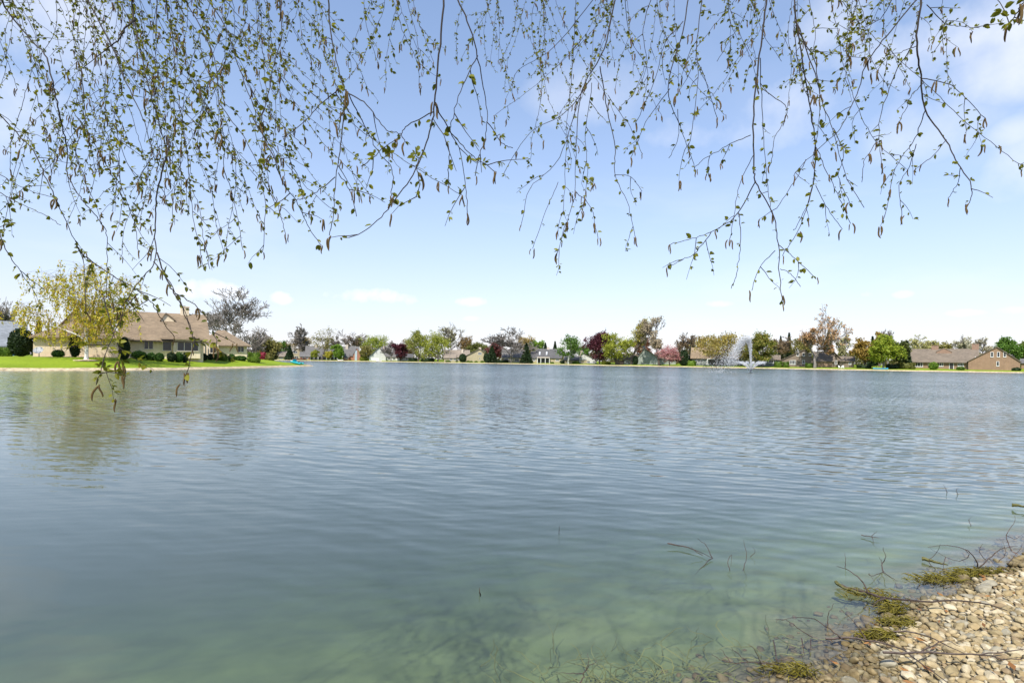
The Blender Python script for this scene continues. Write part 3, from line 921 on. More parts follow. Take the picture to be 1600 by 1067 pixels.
# 11 dark grey-green house with brown roof (behind the fountain)
h = House('slate_house', 'dark grey-green house with wide brown roof behind the fountain', 1122, Ds(1122) + 14, W_SLATE, R_BROWN)
h.block(1081, 1160, 558.8, 543.5, 'gx', 0, 11, over=.6)
h.window(1087.5, 1097, 561.3, 566.8, 0, 4); h.window(1103.5, 1107, 562.5, 569, 0, 1)
h.block(1131, 1144, 549.6, 547.2, 'gx', 1.6, 4.5, over=.2); h.window(1133.5, 1142, 550.4, 555.2, 1.6, 3)
h.part('canopy', 1105, 1133, 560.3, 561.3, -1.6, -.005, WHITE); h.part('glass_wall', 1108, 1131, 561.6, 571, -.05, -.004, pane_mat())
for px in (1105.4, 1132.6): h.part('porch_post', px - .5, px + .5, 561.3, 572.5, -1.5, -1.3, WHITE)
h.window(1146, 1152, 561.5, 566, 0, 3)
# 12 dark low house behind the round tree
h = House('low_dark_house', 'low dark house with white four-pane window beside round tree', 1207, Ds(1207) + 13, W_SLATE, R_UMBER)
h.block(1180, 1218, 561.5, 555, 'gx', 0, 9); h.window(1200.5, 1211.5, 562.5, 567.3, 0, 4); h.window(1186, 1192, 562.5, 567, 0, 2)
# 13 brown gable house with three small windows
h = House('umber_gable_house', 'brown gabled house with row of three small upper windows', 1248, Ds(1248) + 13, W_UMBER, R_UMBER)
h.block(1220, 1272, 563, 546, 'gy', 0, 11, ridge=.72, over=.4)
for x in (1246.7, 1255.8, 1265.8): h.window(x - 1.9, x + 1.9, 551, 556.3, 0, 1)
h.window(1234, 1243.5, 562.7, 569.3, 0, 4); h.window(1253.5, 1257.7, 562.7, 568, 0, 1)
# 14 garage wing house
h = House('garage_house', 'brown house with wide garage wing right of the orange-budded tree', 1305, Ds(1305) + 12, W_UMBER, R_UMBER)
h.block(1273, 1302, 563.3, 550, 'gx', 0, 8, over=.5); h.block(1290, 1316, 562, 548, 'gy', 3, 9, ridge=.45); h.block(1312, 1334, 564, 557, 'gx', 1.5, 7)
h.part('garage_door', 1276, 1300, 565.2, 573.2, -.06, -.004, W_BROWN); h.window(1304, 1308, 563, 569.5, 2.99, 2); h.window(1326, 1330, 566, 569.5, 1.5, 2)
# 15 the big brown house on the right
h = House('brown_house', 'big brown house with long low roof, right end of far shore', 1508, Ds(1508) + 13, W_BROWN, R_UMBER)
h.block(1418, 1525, 564, 545.5, 'gx', 1.5, 13, over=.8); h.block(1513, 1594, 564.3, 542, 'gy', 0, 14, ridge=.56, over=.35)
for x in (1550, 1560, 1570): h.window(x - 2.2, x + 2.2, 549.8, 557.8, 0, 1)
h.window(1557, 1561.2, 564.5, 572, 0, 1)
h.window(1430, 1442, 564.8, 573, 1.5, 3); h.window(1450, 1457, 564.8, 571, 1.5, 2); h.window(1465, 1474, 564.6, 572.5, 1.5, 3); h.door(1483.5, 1490, 564.8, 1.5); h.window(1496.5, 1506, 564.6, 572.5, 1.5, 4)
DULL = mat('dull_brown_brick', (.27, .175, .12), .9, .25, 5, .5, 14)
h.chimney(1461, 540.3, 547, 11, 8, DULL); h.chimney(1524, 538, 546, 11, 8, DULL)
h.block(1463, 1487, 549.5, 544, 'gy', 5.5, 4, over=.1, wall=DULL)
h.part('gutter_pipe', 1523.4, 1524.6, 557, 564, .9, 1.0, WHITE)
# 16 the sliver at the right edge
h = House('edge_house', 'brown house cut off by the right edge of the picture', 1612, Ds(1600) + 22, W_BROWN, R_GREY)
h.block(1596, 1640, 567, 561, 'gx', 0, 9); h.window(1602, 1610, 568, 573, 0, 3)

# ---- trees of the far shore, left to right
YG = ((.16, .19, .02), (.30, .31, .04)); GR = ((.05, .11, .015), (.12, .21, .03)); OL = ((.13, .125, .03), (.25, .22, .065)); OC = ((.22, .15, .04), (.34, .25, .07))
MA = ((.045, .012, .018), (.11, .028, .035)); DG = ((.018, .038, .014), (.045, .075, .026)); PK = ((.34, .13, .13), (.52, .27, .25)); OR = ((.33, .18, .08), (.50, .32, .17))
BR = ((.14, .095, .05), (.24, .17, .09)); PL = ((.26, .25, .11), (.38, .36, .18)); LG = ((.10, .19, .02), (.22, .32, .04)); RD = ((.13, .05, .03), (.22, .10, .05))
FT = 'trees on the far shore'
T = lambda name, label, x, yt, w, dd, kind, cols=OL, **k: tree(name, label, x, yt, w, Ds(x) + dd, kind, cols, group=FT, **k)
T('leafy_tree', 'olive-green tree just right of the near lawn point', 424, 533, 26, 10, 'leaf', OL); T('leafy_tree', 'mid-green tree left of the small tan house', 440, 534, 18, 30, 'leaf', GR)
T('leafy_tree', 'pale green tree left end of far shore, behind bare twigs', 410, 536, 26, 30, 'leaf', PL)
T('spruce_tree', 'dark spruce in front of the small tan house', 452.5, 539, 15, 6, 'spruce', DG)
T('bare_tree', 'tall bare grey tree with ochre base behind small tan house', 473, 512, 32, 30, 'bare'); T('leafy_tree', 'ochre half-leafed tree behind the tan house roof', 466, 527, 34, 34, 'leaf', OC, dens=.6)
T('leafy_tree', 'broad olive tree with forked trunk before the porch house', 503, 512.5, 36, 7, 'leaf', OL, dens=.55, trunk=.42, bare_top=.3)
T('small_tree', 'small yellow-green tree left of the porch posts', 491, 547, 12, 7, 'leaf', YG, leaf=.25); T('small_tree', 'small bright yellow tree right of the olive forked trunk', 513.5, 549, 11, 6, 'leaf', ((.30, .27, .03), (.42, .38, .05)), leaf=.25)
T('leafy_tree', 'round bright green tree between the two brick houses', 529, 539.5, 16, 6, 'leaf', LG, trunk=.15)
T('bare_tree', 'wide bare brown tree behind the brick gable house', 553, 522, 48, 40, 'bud', BR); T('bare_tree', 'thin bare tree behind porch house chimney', 531, 527, 24, 42, 'bare')
T('leafy_tree', 'yellow-green tree between brick gable and white house', 584, 525, 40, 38, 'leaf', ((.16, .2, .02), (.27, .3, .04))); T('leafy_tree', 'low olive tree left of the white house', 572, 540, 20, 10, 'leaf', OL, dens=.6)
T('bare_tree', 'small bare grey tree beside the white house chimney', 611, 535, 22, 7, 'bare'); T('maroon_tree', 'small dark maroon tree right of the white house', 626, 538, 20, 8, 'leaf', MA, trunk=.2)
T('leafy_tree', 'green tree with reddish top left of the olive pair', 654, 517.5, 35, 8, 'leaf', ((.12, .17, .02), (.26, .24, .05)), trunk=.25); T('leafy_tree', 'yellow-green rounded tree left of the two-gable tan house', 684, 519, 42, 8, 'leaf', YG, trunk=.25)
T('bare_tree', 'tall pale half-bare tree rising behind the yellow-green trees', 706, 512, 52, 34, 'bud', PL, dens=1.5); T('leafy_tree', 'russet tree behind the two-gable tan house', 727, 526, 24, 36, 'leaf', ((.15, .1, .04), (.25, .17, .07)), dens=.7)
T('leafy_tree', 'dark olive tree above the tan gable roof', 749, 536, 32, 38, 'leaf', ((.08, .1, .02), (.16, .16, .04))); T('leafy_tree', 'dim brown tree at back between maroon and green trees', 640, 532, 24, 40, 'leaf', BR, dens=.7)
shrub('clipped_yew', 'dark dome-shaped clipped yew before the two-gable house', 723, 553, 566, 11.5, Ds(723) + 8, DG, group='shrubs on the far shore', leaf=.3)
T('spruce_tree', 'dark blue-green spruce right of the tan gable', 768.5, 540, 18, 7, 'spruce', DG); shrub('clipped_yew', 'dark rounded yew touching the spruce right of tan gable', 760, 552, 567, 9, Ds(760) + 8, DG, group='shrubs on the far shore', leaf=.3)
T('maroon_tree', 'dark red tree behind spruce left of big bare tree', 775, 535, 24, 16, 'leaf', ((.09, .025, .025), (.17, .06, .05)))
T('bare_tree', 'big bare tree with stout trunk at the middle of far shore', 798, 514.5, 60, 6, 'bare', bark=BARK_PALE, trunk=.28); T('leafy_tree', 'ochre-olive tree behind the big bare central tree', 822, 527, 30, 38, 'leaf', OC, dens=.7)
T('spruce_tree', 'dark spruce left of the skylight house', 822.5, 536, 19, 6, 'spruce', DG); T('leafy_tree', 'bright green tree behind the skylight house roof', 838, 533, 22, 40, 'leaf', LG)
T('spruce_tree', 'dark evergreen peeping over the skylight house chimney', 852, 535.5, 13, 40, 'spruce', DG); T('spruce_tree', 'dark evergreen left of the green white-stemmed birch', 867, 533, 13, 40, 'spruce', DG)
T('birch_tree', 'green leafy tree with white stems right of skylight house', 888, 527, 36, 6, 'leaf', GR, bark=BARK_WHITE, trunk=.3, dens=.8); T('leafy_tree', 'small sparse green tree above the beige house roof', 912, 541, 16, 30, 'leaf', GR, dens=.4)
T('maroon_tree', 'large dark maroon tree at the middle of far shore', 937, 519.5, 33, 7, 'leaf', MA, trunk=.15, dens=1.5); T('leafy_tree', 'spreading yellow-green tree right of the large maroon tree', 966, 524, 44, 6, 'leaf', YG, trunk=.2, dens=1.1)
T('upright_tree', 'tall upright yellow-olive tree with brushy columns above sage house', 986, 500, 44, 10, 'column', ((.24, .22, .05), (.38, .34, .09)), dens=1.6, trunk=.35); T('leafy_tree', 'dark red-brown tree behind the sage house chimney', 1006, 529, 26, 38, 'leaf', RD)
T('bare_tree', 'tall budding bare tree right of the tall upright olive tree', 1030, 497, 56, 6, 'bud', ((.30, .24, .15), (.42, .36, .24)), bark=BARK, trunk=.36, dens=2.6); T('blossom_tree', 'pink blossoming tree at the water left of the fountain', 1046.5, 542, 33, 4, 'leaf', PK, trunk=.25, leaf=.25)
T('bare_tree', 'brownish budding tree right of the pink blossom', 1067, 524.5, 44, 34, 'bud', BR, dens=1.5); shrub('clipped_yew', 'dark green shrub between pink blossom tree and slate house', 1068, 547, 572, 15, Ds(1068) + 8, DG, group='shrubs on the far shore', leaf=.3)
T('spruce_tree', 'narrow dark conifer left above the slate house roof', 1081, 529, 11, 40, 'spruce', DG); T('spruce_tree', 'pointed conifer second left above the slate house roof', 1092, 526, 14, 42, 'spruce', ((.03, .05, .015), (.07, .1, .03)))
T('leafy_tree', 'vase-shaped amber-olive tree before the slate house', 1118, 523.5, 74, 5, 'leaf', ((.20, .15, .035), (.30, .25, .06)), dens=.75, trunk=.42, bare_top=0); T('leafy_tree', 'pale ochre tree behind the slate house', 1105, 526, 40, 40, 'leaf', OC, dens=.6)
T('leafy_tree', 'dim olive tree seen through the fountain spray', 1163, 533, 24, 10, 'leaf', OL, dens=.8); T('leafy_tree', 'big round green tree with ochre edges right of the fountain', 1192, 520.5, 42, 6, 'leaf', ((.09, .13, .02), (.24, .20, .04)), trunk=.15, dens=1.4)
T('leafy_tree', 'brown leafless thicket tree behind the low dark house', 1222, 531, 40, 36, 'bud', BR, dens=2.2); T('spruce_tree', 'dark spruce left of pair behind the low dark house', 1219.5, 524.5, 12, 44, 'spruce', DG); T('spruce_tree', 'taller dark spruce right of pair behind low dark house', 1232.5, 519.5, 14, 44, 'spruce', DG)
T('bare_tree', 'large tree with orange buds before the brown gabled house', 1273, 495.5, 72, 5, 'bud', OR, trunk=.33, bark=BARK_PALE, dens=3.6); T('spruce_tree', 'tall dark spruce behind the garage wing', 1294.5, 513.5, 24, 36, 'spruce', ((.03, .05, .02), (.07, .09, .035)))
T('bare_tree', 'pale feathery half-bare tree right of the tall spruce', 1325, 516.5, 42, 28, 'bud', PL, dens=1.6); T('leafy_tree', 'olive underwood tree behind brown gabled house', 1252, 528, 34, 36, 'leaf', OL, dens=.6)
T('leafy_tree', 'amber-orange tree left of the bright yellow-green one', 1352, 530, 36, 12, 'leaf', ((.22, .14, .03), (.33, .24, .06))); T('leafy_tree', 'bright yellow-green round tree with pale trunk beside blue boat', 1380, 526, 46, 5, 'leaf', ((.13, .19, .015), (.27, .30, .03)), bark=BARK_PALE, trunk=.2, dens=1.2)
T('spruce_tree', 'dark evergreen top behind the amber-orange tree', 1363, 525.5, 15, 36, 'spruce', DG); T('leafy_tree', 'rust-topped tree behind the bright yellow-green tree', 1374, 520, 18, 34, 'leaf', OC); T('bare_tree', 'small bare pinkish crown behind bright yellow-green tree', 1387, 518, 22, 36, 'bare', bark=BARK_PALE)
T('spruce_tree', 'dark conifer left of the big brown house', 1417, 532.5, 15, 16, 'spruce', DG); T('leafy_tree', 'dark olive tree left behind the big brown house', 1406, 535, 24, 14, 'leaf', ((.05, .07, .02), (.12, .13, .035)))
T('leafy_tree', 'pale yellow-green tree behind left part of brown house roof', 1447, 529, 54, 40, 'bud', ((.28, .27, .09), (.4, .38, .15)), dens=3); T('bare_tree', 'whitish bare tree behind middle of brown house roof', 1500, 528, 44, 40, 'bud', ((.35, .33, .22), (.46, .44, .3)), bark=BARK_PALE, dens=1.6)
T('bare_tree', 'whitish bare tree behind the brown house right chimney', 1532, 530, 40, 42, 'bud', ((.33, .3, .2), (.44, .4, .28)), bark=BARK_PALE, dens=1.6); T('leafy_tree', 'grey-olive tree behind brown house roof valley', 1478, 536, 28, 40, 'leaf', OL, dens=.7)
T('leafy_tree', 'full dark green tree behind the right gable', 1577, 529.5, 46, 34, 'leaf', GR, dens=1.5, trunk=.15); T('leafy_tree', 'green tree cut by right edge of the picture', 1607, 532, 40, 40, 'leaf', ((.07, .11, .02), (.17, .2, .04)))

# ---- shrubs of the far shore
FS = 'shrubs on the far shore'
HG = ((.06, .12, .012), (.14, .21, .03))
for lab, x, y0, w, dd, cols, bx in (
        ('long dull green hedge left of brown house windows', 1416, 567, 28, 10, ((.10, .11, .02), (.18, .18, .04)), True), ('bright green dome shrub before brown house windows', 1458.5, 566, 15, 9, LG, False),
        ('small dark shrub under brown house right windows', 1501, 573, 13, 9, HG, False), ('left clipped hedge block beside the low dark house', 1216.5, 565, 12.5, 9, HG, True), ('right clipped hedge block beside the low dark house', 1228, 565.5, 10, 9, HG, True),
        ('square clipped shrub below the orange-budded tree', 1264, 567.3, 11, 8, HG, True), ('bright clipped hedge left of slate house window', 1080, 563.5, 15, 9, LG, True), ('low rounded shrub before the beige house', 900, 564.5, 12, 9, HG, False),
        ('small shrub at the tan gable wall, left', 731.5, 563.5, 4.5, 10, HG, False), ('small shrub at the tan gable wall, second', 736.5, 564, 4, 10, HG, False), ('small shrub at the tan gable wall, third', 744, 564, 4.5, 10, HG, False), ('small shrub at the tan gable wall, right', 753.5, 563.6, 5, 10, HG, False),
        ('low dark hedge under the big bare central tree', 784, 562.5, 20, 9, DG, True), ('dark low shrubs left of the yellow-green tan-house tree', 668, 559.5, 20, 9, DG, True), ('dark hedge right of the low white house', 645, 560, 14, 9, DG, True),
        ('low green hedge right of the white house', 700, 563, 8, 6, HG, False), ('small yellow-green shrub under maroon tree', 947, 565, 14, 8, YG, False), ('dark shrub at right corner of brown house', 1588, 574.5, 14, 8, DG, False),
        ('dark low hedge beneath the bright yellow-green tree', 1350, 570.5, 22, 9, DG, True), ('dark shrub band left of brown house hedge', 1395, 569, 20, 10, DG, True), ('narrow dark conical shrub by the sage house window', 993, 556, 8, 9, DG, False),
        ('low shrub right of brick gable house', 569, 557, 14, 9, YG, False), ('dark low hedge left of the tan house', 425, 557, 18, 8, DG, True), ('low dark shrub at skylight house corner', 863, 565.5, 5, 10, HG, False), ('dark green bush behind awning house hedge', 880, 563, 10, 12, DG, False),
        ('low hedge below the brick porch house', 468, 560.3, 22, 6, RD, True), ('dark shrub left end of the slate house', 1073, 567, 9, 9, DG, False)):
    shrub('hedge' if bx else 'shrub', lab, x, y0, 999, w, Ds(x) + dd, cols, bx, leaf=.3, group=FS, cat='hedge' if bx else 'shrub', depth=2.0)

# wood closing the view behind the gardens: reads as one mass
rn = np.random.RandomState(55)
n = 30000
px = rn.uniform(330, 1720, n); dd = rn.uniform(48, 75, n)
D_ = np.interp(px, [330, 430, 480, 660, 860, 1060, 1220, 1400, 1600, 1720], [335, 335, 330, 310, 265, 225, 200, 178, 165, 160]) + dd
X_ = (px - HX) / F * D_; hmax = 5.2 + 1.7 * np.sin(px * .13) + 1.5 * np.sin(px * .047 + 1) + 1.2 * np.sin(px * .31 + 2)
C = np.stack([X_, D_, 1 + rn.uniform(0, 1, n) ** .8 * hmax], 1)
V, Fq = quads_at(C, .8, rn, aspect=1.3)
tag(np_mesh('woodland', V, Fq, leafmat('wood_leaf', (.06, .07, .02), (.20, .18, .06))), 'dim belt of brush and woodland behind the far gardens', 'woodland', kind='stuff')

# ------------------------------------------------------------------ boats, chairs
TEAL = mat('teal_plastic', (.02, .33, .38), .35, .1); BLUEP = mat('sky_blue_plastic', (.05, .38, .62), .35, .08)


def hull(mb, L_, W_, H_, n=14, rock=.12):
    """canoe-like hull: tapered at both ends, open top with a rim"""
    rowsv = []
    for i in range(n + 1):
        t = i / n * 2 - 1; w = W_ / 2 * max(.03, (1 - abs(t) ** 2.6)); k = rock * t * t
        x = t * L_ / 2
        rowsv.append([(x, -w, H_ + k), (x, -w * .8, H_ * .35 + k), (x, -w * .3, k * .6), (x, w * .3, k * .6), (x, w * .8, H_ * .35 + k), (x, w, H_ + k), (x, w * .82, H_ * .96 + k), (x, w * .6, H_ * .5 + k), (x, -w * .6, H_ * .5 + k), (x, -w * .82, H_ * .96 + k)])
    o = len(mb.v)
    for r_0 in rowsv: mb.v += r_0
    for i in range(n):
        for j in range(10): mb.f.append((o + i * 10 + j, o + i * 10 + (j + 1) % 10, o + (i + 1) * 10 + (j + 1) % 10, o + (i + 1) * 10 + j)); mb.mi.append(0)
    mb.f.append(tuple(o + j for j in range(10))); mb.mi.append(0)
    mb.f.append(tuple(o + n * 10 + j for j in reversed(range(10)))); mb.mi.append(0)


g = ground_at(464, 121); r0 = empty('pedal_boat', (g.x, g.y, max(g.z, .2) + .12), math.radians(-22)); r0.rotation_euler[1] = math.radians(9)
tag(r0, 'teal plastic pedal boat pulled up on the lawn point', 'boat')
for sy_ in (-.5, .5):
    mb = MB(); hull(mb, 2.9, .62, .38); mb.v = [(a, b_ + sy_, c) for (a, b_, c) in mb.v]; mb.smooth = True; mb.build('float', TEAL, r0)
mb = MB(); mb.box(-1.0, 1.0, -.55, .55, .34, .42); mb.build('deck', TEAL, r0)
for sy_ in (-.3, .3):
    mb = MB(); mb.box(-.7, -.2, sy_ - .24, sy_ + .24, .425, .5); mb.box(-.82, -.7, sy_ - .24, sy_ + .24, .425, .85); mb.build('seat', TEAL, r0)
mb = MB(); mb.box(.25, .6, -.12, .12, .425, .6); mb.build('pedal_box', DARK, r0)
g = ground_at(1376, Ds(1376) + 1.6); r0 = empty('kayak', (g.x, g.y, g.z + .12), math.radians(-24)); tag(r0, 'sky blue kayak lying on bank under bright yellow-green tree', 'kayak')
mb = MB(); hull(mb, 4.3, .8, .34); mb.smooth = True; mb.build('hull', BLUEP, r0)
mb = MB(); mb.box(-.45, .0, -.2, .2, .2, .27); mb.box(-.53, -.45, -.2, .2, .2, .5); mb.build('seat', DARK, r0)
for x, lab in ((592, 'small white rowing boat on the bank before the white house'), (532, 'small white rowing boat on bank below the round green tree')):
    g = ground_at(x, Ds(x) + 2.2); r0 = empty('rowing_boat', (g.x, g.y, g.z + .05), math.radians(12)); tag(r0, lab, 'boat', 'white boats on the far bank')
    mb = MB(); hull(mb, 3.2, 1.2, .5, rock=.2); mb.smooth = True; mb.build('hull', WHITE, r0)
    for sx_ in (-.5, .5):
        mb = MB(); mb.box(sx_ - .12, sx_ + .12, -.42, .42, .36, .4); mb.build('thwart', WHITE, r0)
for x, rz, lab in ((1312.5, 20, 'white garden chair on lawn before the garage house, left one'), (1317, -30, 'white garden chair on lawn before the garage house, right one')):
    g = ground_at(x, Ds(x) + 4); r0 = empty('garden_chair', g, math.radians(rz)); tag(r0, lab, 'chair', 'white garden chairs')
    mb = MB(); mb.box(-.3, .3, -.3, .3, .38, .43); mb.build('seat', WHITE, r0)
    mb = MB(); mb.add([(-.3, .27, .43), (.3, .27, .43), (.3, .5, 1.1), (-.3, .5, 1.1), (-.3, .31, .43), (.3, .31, .43), (.3, .54, 1.1), (-.3, .54, 1.1)], [(0, 1, 2, 3), (7, 6, 5, 4), (0, 4, 5, 1), (1, 5, 6, 2), (2, 6, 7, 3), (3, 7, 4, 0)]); mb.build('backrest', WHITE, r0)
    for a in (-1, 1):
        mb = MB(); mb.box(a * .33 - .04, a * .33 + .04, -.3, .36, .6, .65); mb.build('armrest', WHITE, r0)
        for b_ in (-.26, .26):
            mb = MB(); mb.box(a * .33 - .03, a * .33 + .03, b_ - .03, b_ + .03, -.02, .6); mb.build('leg', WHITE, r0)

# ------------------------------------------------------------------ fountain
fb = P(1173, 582.3, 113); fb.z = 0
root = empty('fountain', fb); tag(root, 'white floating fountain spraying a tall plume on the lake', 'fountain')
mb = MB(); mb.lathe([(0, .3), (.08, .3), (.08, .1), (.3, .07), (.36, .03), (.3, -.15), (0, -.2)], 14); mb.build('float', mat('black_plastic', (.02, .02, .02), .4, .1), root)
m, N, L, out = new_mat('water_spray')
df = N.new('ShaderNodeBsdfDiffuse'); df.inputs['Color'].default_value = (.97, .98, .99, 1)
tl = N.new('ShaderNodeBsdfTranslucent'); tl.inputs['Color'].default_value = (.97, .98, .99, 1)
a_ = N.new('ShaderNodeMixShader'); a_.inputs[0].default_value = .5; L.new(df.outputs[0], a_.inputs[1]); L.new(tl.outputs[0], a_.inputs[2])
tp = N.new('ShaderNodeBsdfTransparent'); b_ = N.new('ShaderNodeMixShader'); b_.inputs[0].default_value = 1.0
L.new(tp.outputs[0], b_.inputs[1]); L.new(a_.outputs[0], b_.inputs[2]); L.new(b_.outputs[0], out.inputs[0])
SPRAY = m
rn = np.random.RandomState(9)


def drops(name, C, size):
    n = len(C); sz = size * rn.uniform(.5, 1.5, (n, 1))
    base = np.array([(1, 0, -.5), (-.5, .87, -.5), (-.5, -.87, -.5), (0, 0, 1.2)])
    V = (C[:, None, :] + base[None] * sz[:, None, :]).reshape(-1, 3)
    f = np.array([(0, 2, 1), (0, 1, 3), (1, 2, 3), (2, 0, 3)])
    Fq = (np.arange(n)[:, None, None] * 4 + f[None]).reshape(-1, 3)
    o = np_mesh(name, V, Fq, SPRAY, root); o['kind'] = 'stuff'
    return o


def ballistic(n, v0, ang, t0, t1, wind, sp, azs=None):
    t = rn.uniform(t0, t1, n); v = v0 * rn.normal(1, sp, n); az = rn.uniform(0, 6.283, n) if azs is None else azs
    th = ang + rn.normal(0, .02, n)
    vx = v * np.sin(th) * np.cos(az); vy = v * np.sin(th) * np.sin(az); vz = v * np.cos(th)
    w = wind * np.abs(rn.normal(1, .12, n))
    return np.stack([vx * t - .5 * w * t * t, vy * t, np.maximum(.02, .3 + vz * t - 4.9 * t * t)], 1), t


C, t = ballistic(8000, 11.5, .012, 0, 1.2, 1.3, .022); drops('rising_jet', C + rn.normal(0, .03, C.shape) * (1 + 2 * t[:, None]), .06)
C, t = ballistic(5200, 11.4, .015, 1.0, 2.2, 1.75, .02); drops('falling_plume', C + rn.normal(0, .07, C.shape) * (t[:, None]), .05)
C, t = ballistic(900, 11.0, .05, 1.8, 2.35, 2.6, .05); drops('drifting_mist', C + rn.normal(0, .4, C.shape), .05)
az = rn.randint(0, 14, 5000) / 14 * 6.283 + rn.normal(0, .03, 5000)
C, t = ballistic(5000, 7.3, .62, 0.02, .72, .6, .03, az); drops('side_jets', C + rn.normal(0, .05, C.shape) * (.3 + 2.2 * t[:, None]), .04)
# ------------------------------------------------------------------ the near lawn point: house, birch, shrubs
h = House('beige_house', 'large beige house with broad brown roof on the left lawn', 215, 88, W_BEIGE, R_BROWN, base=1.62)
CR = mat('cream_paint', (.66, .58, .44), .6, .06)
# left wing: blank wall, hipped roof; upper gable behind
h.block(52, 203, 526.5, 500, 'hip', -4, 10, over=.5)
h.block(98, 166, 505, 472, 'gy', 1.0, 9, over=.5, ridge=.45)
h.window(101, 106, 498, 508, .99, 1, frame=CR); h.window(125, 129, 500, 509, .99, 1, frame=CR)
# middle: main roof
h.block(196, 318, 528, 490, 'gx', 0, 14, over=1.0)
rf = h.last_roof
h.chimney(288.5, 480, 500, 13, 7.2, W_BEIGE, dep=1.3)
h.part('flue', 286, 290, 477.8, 480.5, 7.0, 7.4, DARK, rf)
h.block(252, 272, 499, 489.5, 'gy', 4.5, 4, over=.2, ridge=.35)
h.window(224.5, 240, 531.5, 546, 0, 2, frame=CR)
h.window(253.5, 268.5, 532.5, 548.5, 0, 1, frame=CR)
h.part('wall_bay', 271, 313, 530, 560, -.9, -.005, W_BEIGE); h.window(276.5, 310.5, 533, 549, -.9, 3, frame=CR)
h.part('bay_roof', 250, 320, 527.6, 529.6, -1.9, -.55, R_BROWN)
h.part('gutter', 196, 249, 527.8, 529, -1.25, -1.08, CR)
# right wing, set back
h.block(316, 386, 538.5, 517, 'hip', 17, 12, over=.7)
h.part('porch_back', 314, 341, 537, 558, 16.0, 16.9, W_BEIGE)
for px in (317, 321.5, 326): h.part('porch_post', px - .8, px + .8, 536, 558.5, 14.5, 14.8, CR)
h.window(327.5, 338, 538.5, 552, 15.99, 2, frame=CR)
h.window(371, 381.5, 540, 550.5, 17, 2, frame=CR)
# grey-roofed house at the far left
h = House('blue_house', 'grey-roofed blue house at the left edge behind the dome yew', 2, 104, W_BLUE2, shingles('slate_shingles', (.20, .215, .23)), base=1.6)
h.block(-40, 34, 535, 502, 'gx', 0, 11, over=1.0); h.window(3, 9, 537, 545, 0, 2); h.door(-14, -6, 537, 0)

NB = 'shrubs round the beige house'
DK = ((.014, .03, .01), (.035, .06, .018)); MG = ((.03, .085, .012), (.08, .16, .022)); LGR = ((.08, .15, .015), (.17, .25, .03))
shrub('clipped_yew', 'big dark dome-shaped yew left of the beige house', 33, 513, 557, 40, 80, DK, leaf=.17, group=NB, n=2600)
shrub('hedge', 'low bright green hedge at left edge beside the dome yew', 6, 543, 557, 26, 79, LGR, True, group=NB, cat='hedge', depth=1.6)
shrub('shrub', 'mid-green round shrub before blank wall right of dish', 91, 546.5, 558, 20, 77.4, MG, group=NB)
shrub('columnar_yew', 'dark columnar yew left of the white birch trunk', 117, 519, 559, 16.5, 78.4, DK, group=NB, n=1500)
shrub('columnar_yew', 'dark columnar yew right of the white birch trunk', 194, 527, 559, 17, 80, DK, group=NB, n=1500)
for lab, x, y0, w, cols, D in (('round green shrub left below first house window', 217, 548, 22, MG, 84), ('left of two shrubs below the square window', 236, 551, 15, MG, 85), ('right of two shrubs below the square window', 249, 551, 14, MG, 85),
                               ('dark shrub left under the three-pane window', 268, 550, 14, DK, 86.5), ('green shrub middle under the three-pane window', 279.5, 550, 13, MG, 87.5), ('dark shrub right under the three-pane window', 289, 551, 9, DK, 88.5),
                               ('low dark shrub at bay window corner', 318, 552, 12, DK, 97), ('round shrub left of the yellow slide', 339, 552.5, 13, MG, 102), ('bright round shrub below the yellow slide', 349.5, 552.5, 12, LGR, 102), ('round green shrub right of the slide', 362, 553, 11, MG, 103),
                               ('small dark shrub left of porch posts', 329, 552.5, 9, DK, 100), ('low ground shrub by right wing corner', 376, 556, 18, MG, 108)):
    shrub('shrub', lab, x, y0, 999, w, D, cols, group=NB, leaf=.12)
shrub('hedge', 'bright green clipped hedge at right end of beige house', 397, 551, 999, 19, 108, LGR, True, group=NB, cat='hedge', depth=1.5)
shrub('red_shrub', 'crimson shrub right of the beige house hedge', 411, 550, 999, 11, 128, ((.22, .02, .04), (.36, .05, .08)), group=NB, leaf=.2)
shrub('shrub', 'dull olive shrub right of the crimson shrub', 421, 551, 999, 13, 128, OL, group=NB, leaf=.2)

tree('bare_tree', 'great spreading bare tree behind right end of beige house', 368, 455, 112, 132, 'bare', trunk=.25, group='trees on the near lawn', levels=10)
tree('bare_tree', 'smaller bare tree right of the great bare tree', 402, 514, 46, 150, 'bare', group='trees on the near lawn'); tree('leafy_tree', 'olive-green low tree behind hedge right of house', 416, 528, 34, 160, 'leaf', OL, group='trees on the near lawn')
tree('bare_tree', 'bare grey tree above the blue house roof at left', 8, 475, 44, 150, 'bare', group='trees on the near lawn'); tree('spruce_tree', 'dark spruce between blue house and beige house', 60, 500, 20, 130, 'spruce', DG, group='trees on the near lawn')

# ---- weeping birch with white trunk
bx = ground_at(135, 75.5); root = empty('weeping_birch', bx - Vector((0, 0, .1))); tag(root, 'weeping birch with white trunk and golden catkins on lawn', 'tree', 'trees on the near lawn')
rs = random.Random(21); rn = np.random.RandomState(21); mp = 75.5 / F
mb = MB(); V3 = Vector
tips = []


def limb(px_pts, r0, r1, dy=0.0):
    pts = []
    for i, (x, y) in enumerate(px_pts):
        p = P(x, y, 75.5) - bx + V3((0, dy * i / (len(px_pts) - 1), .1)); pts.append(p)
    pts = [V3(p) for p in catmull([tuple(p) for p in pts], 4)]
    mb.tube(pts, [r0 + (r1 - r0) * i / (len(pts) - 1) for i in range(len(pts))], 7, cap=False)
    tips.extend(pts[4:])
    return pts


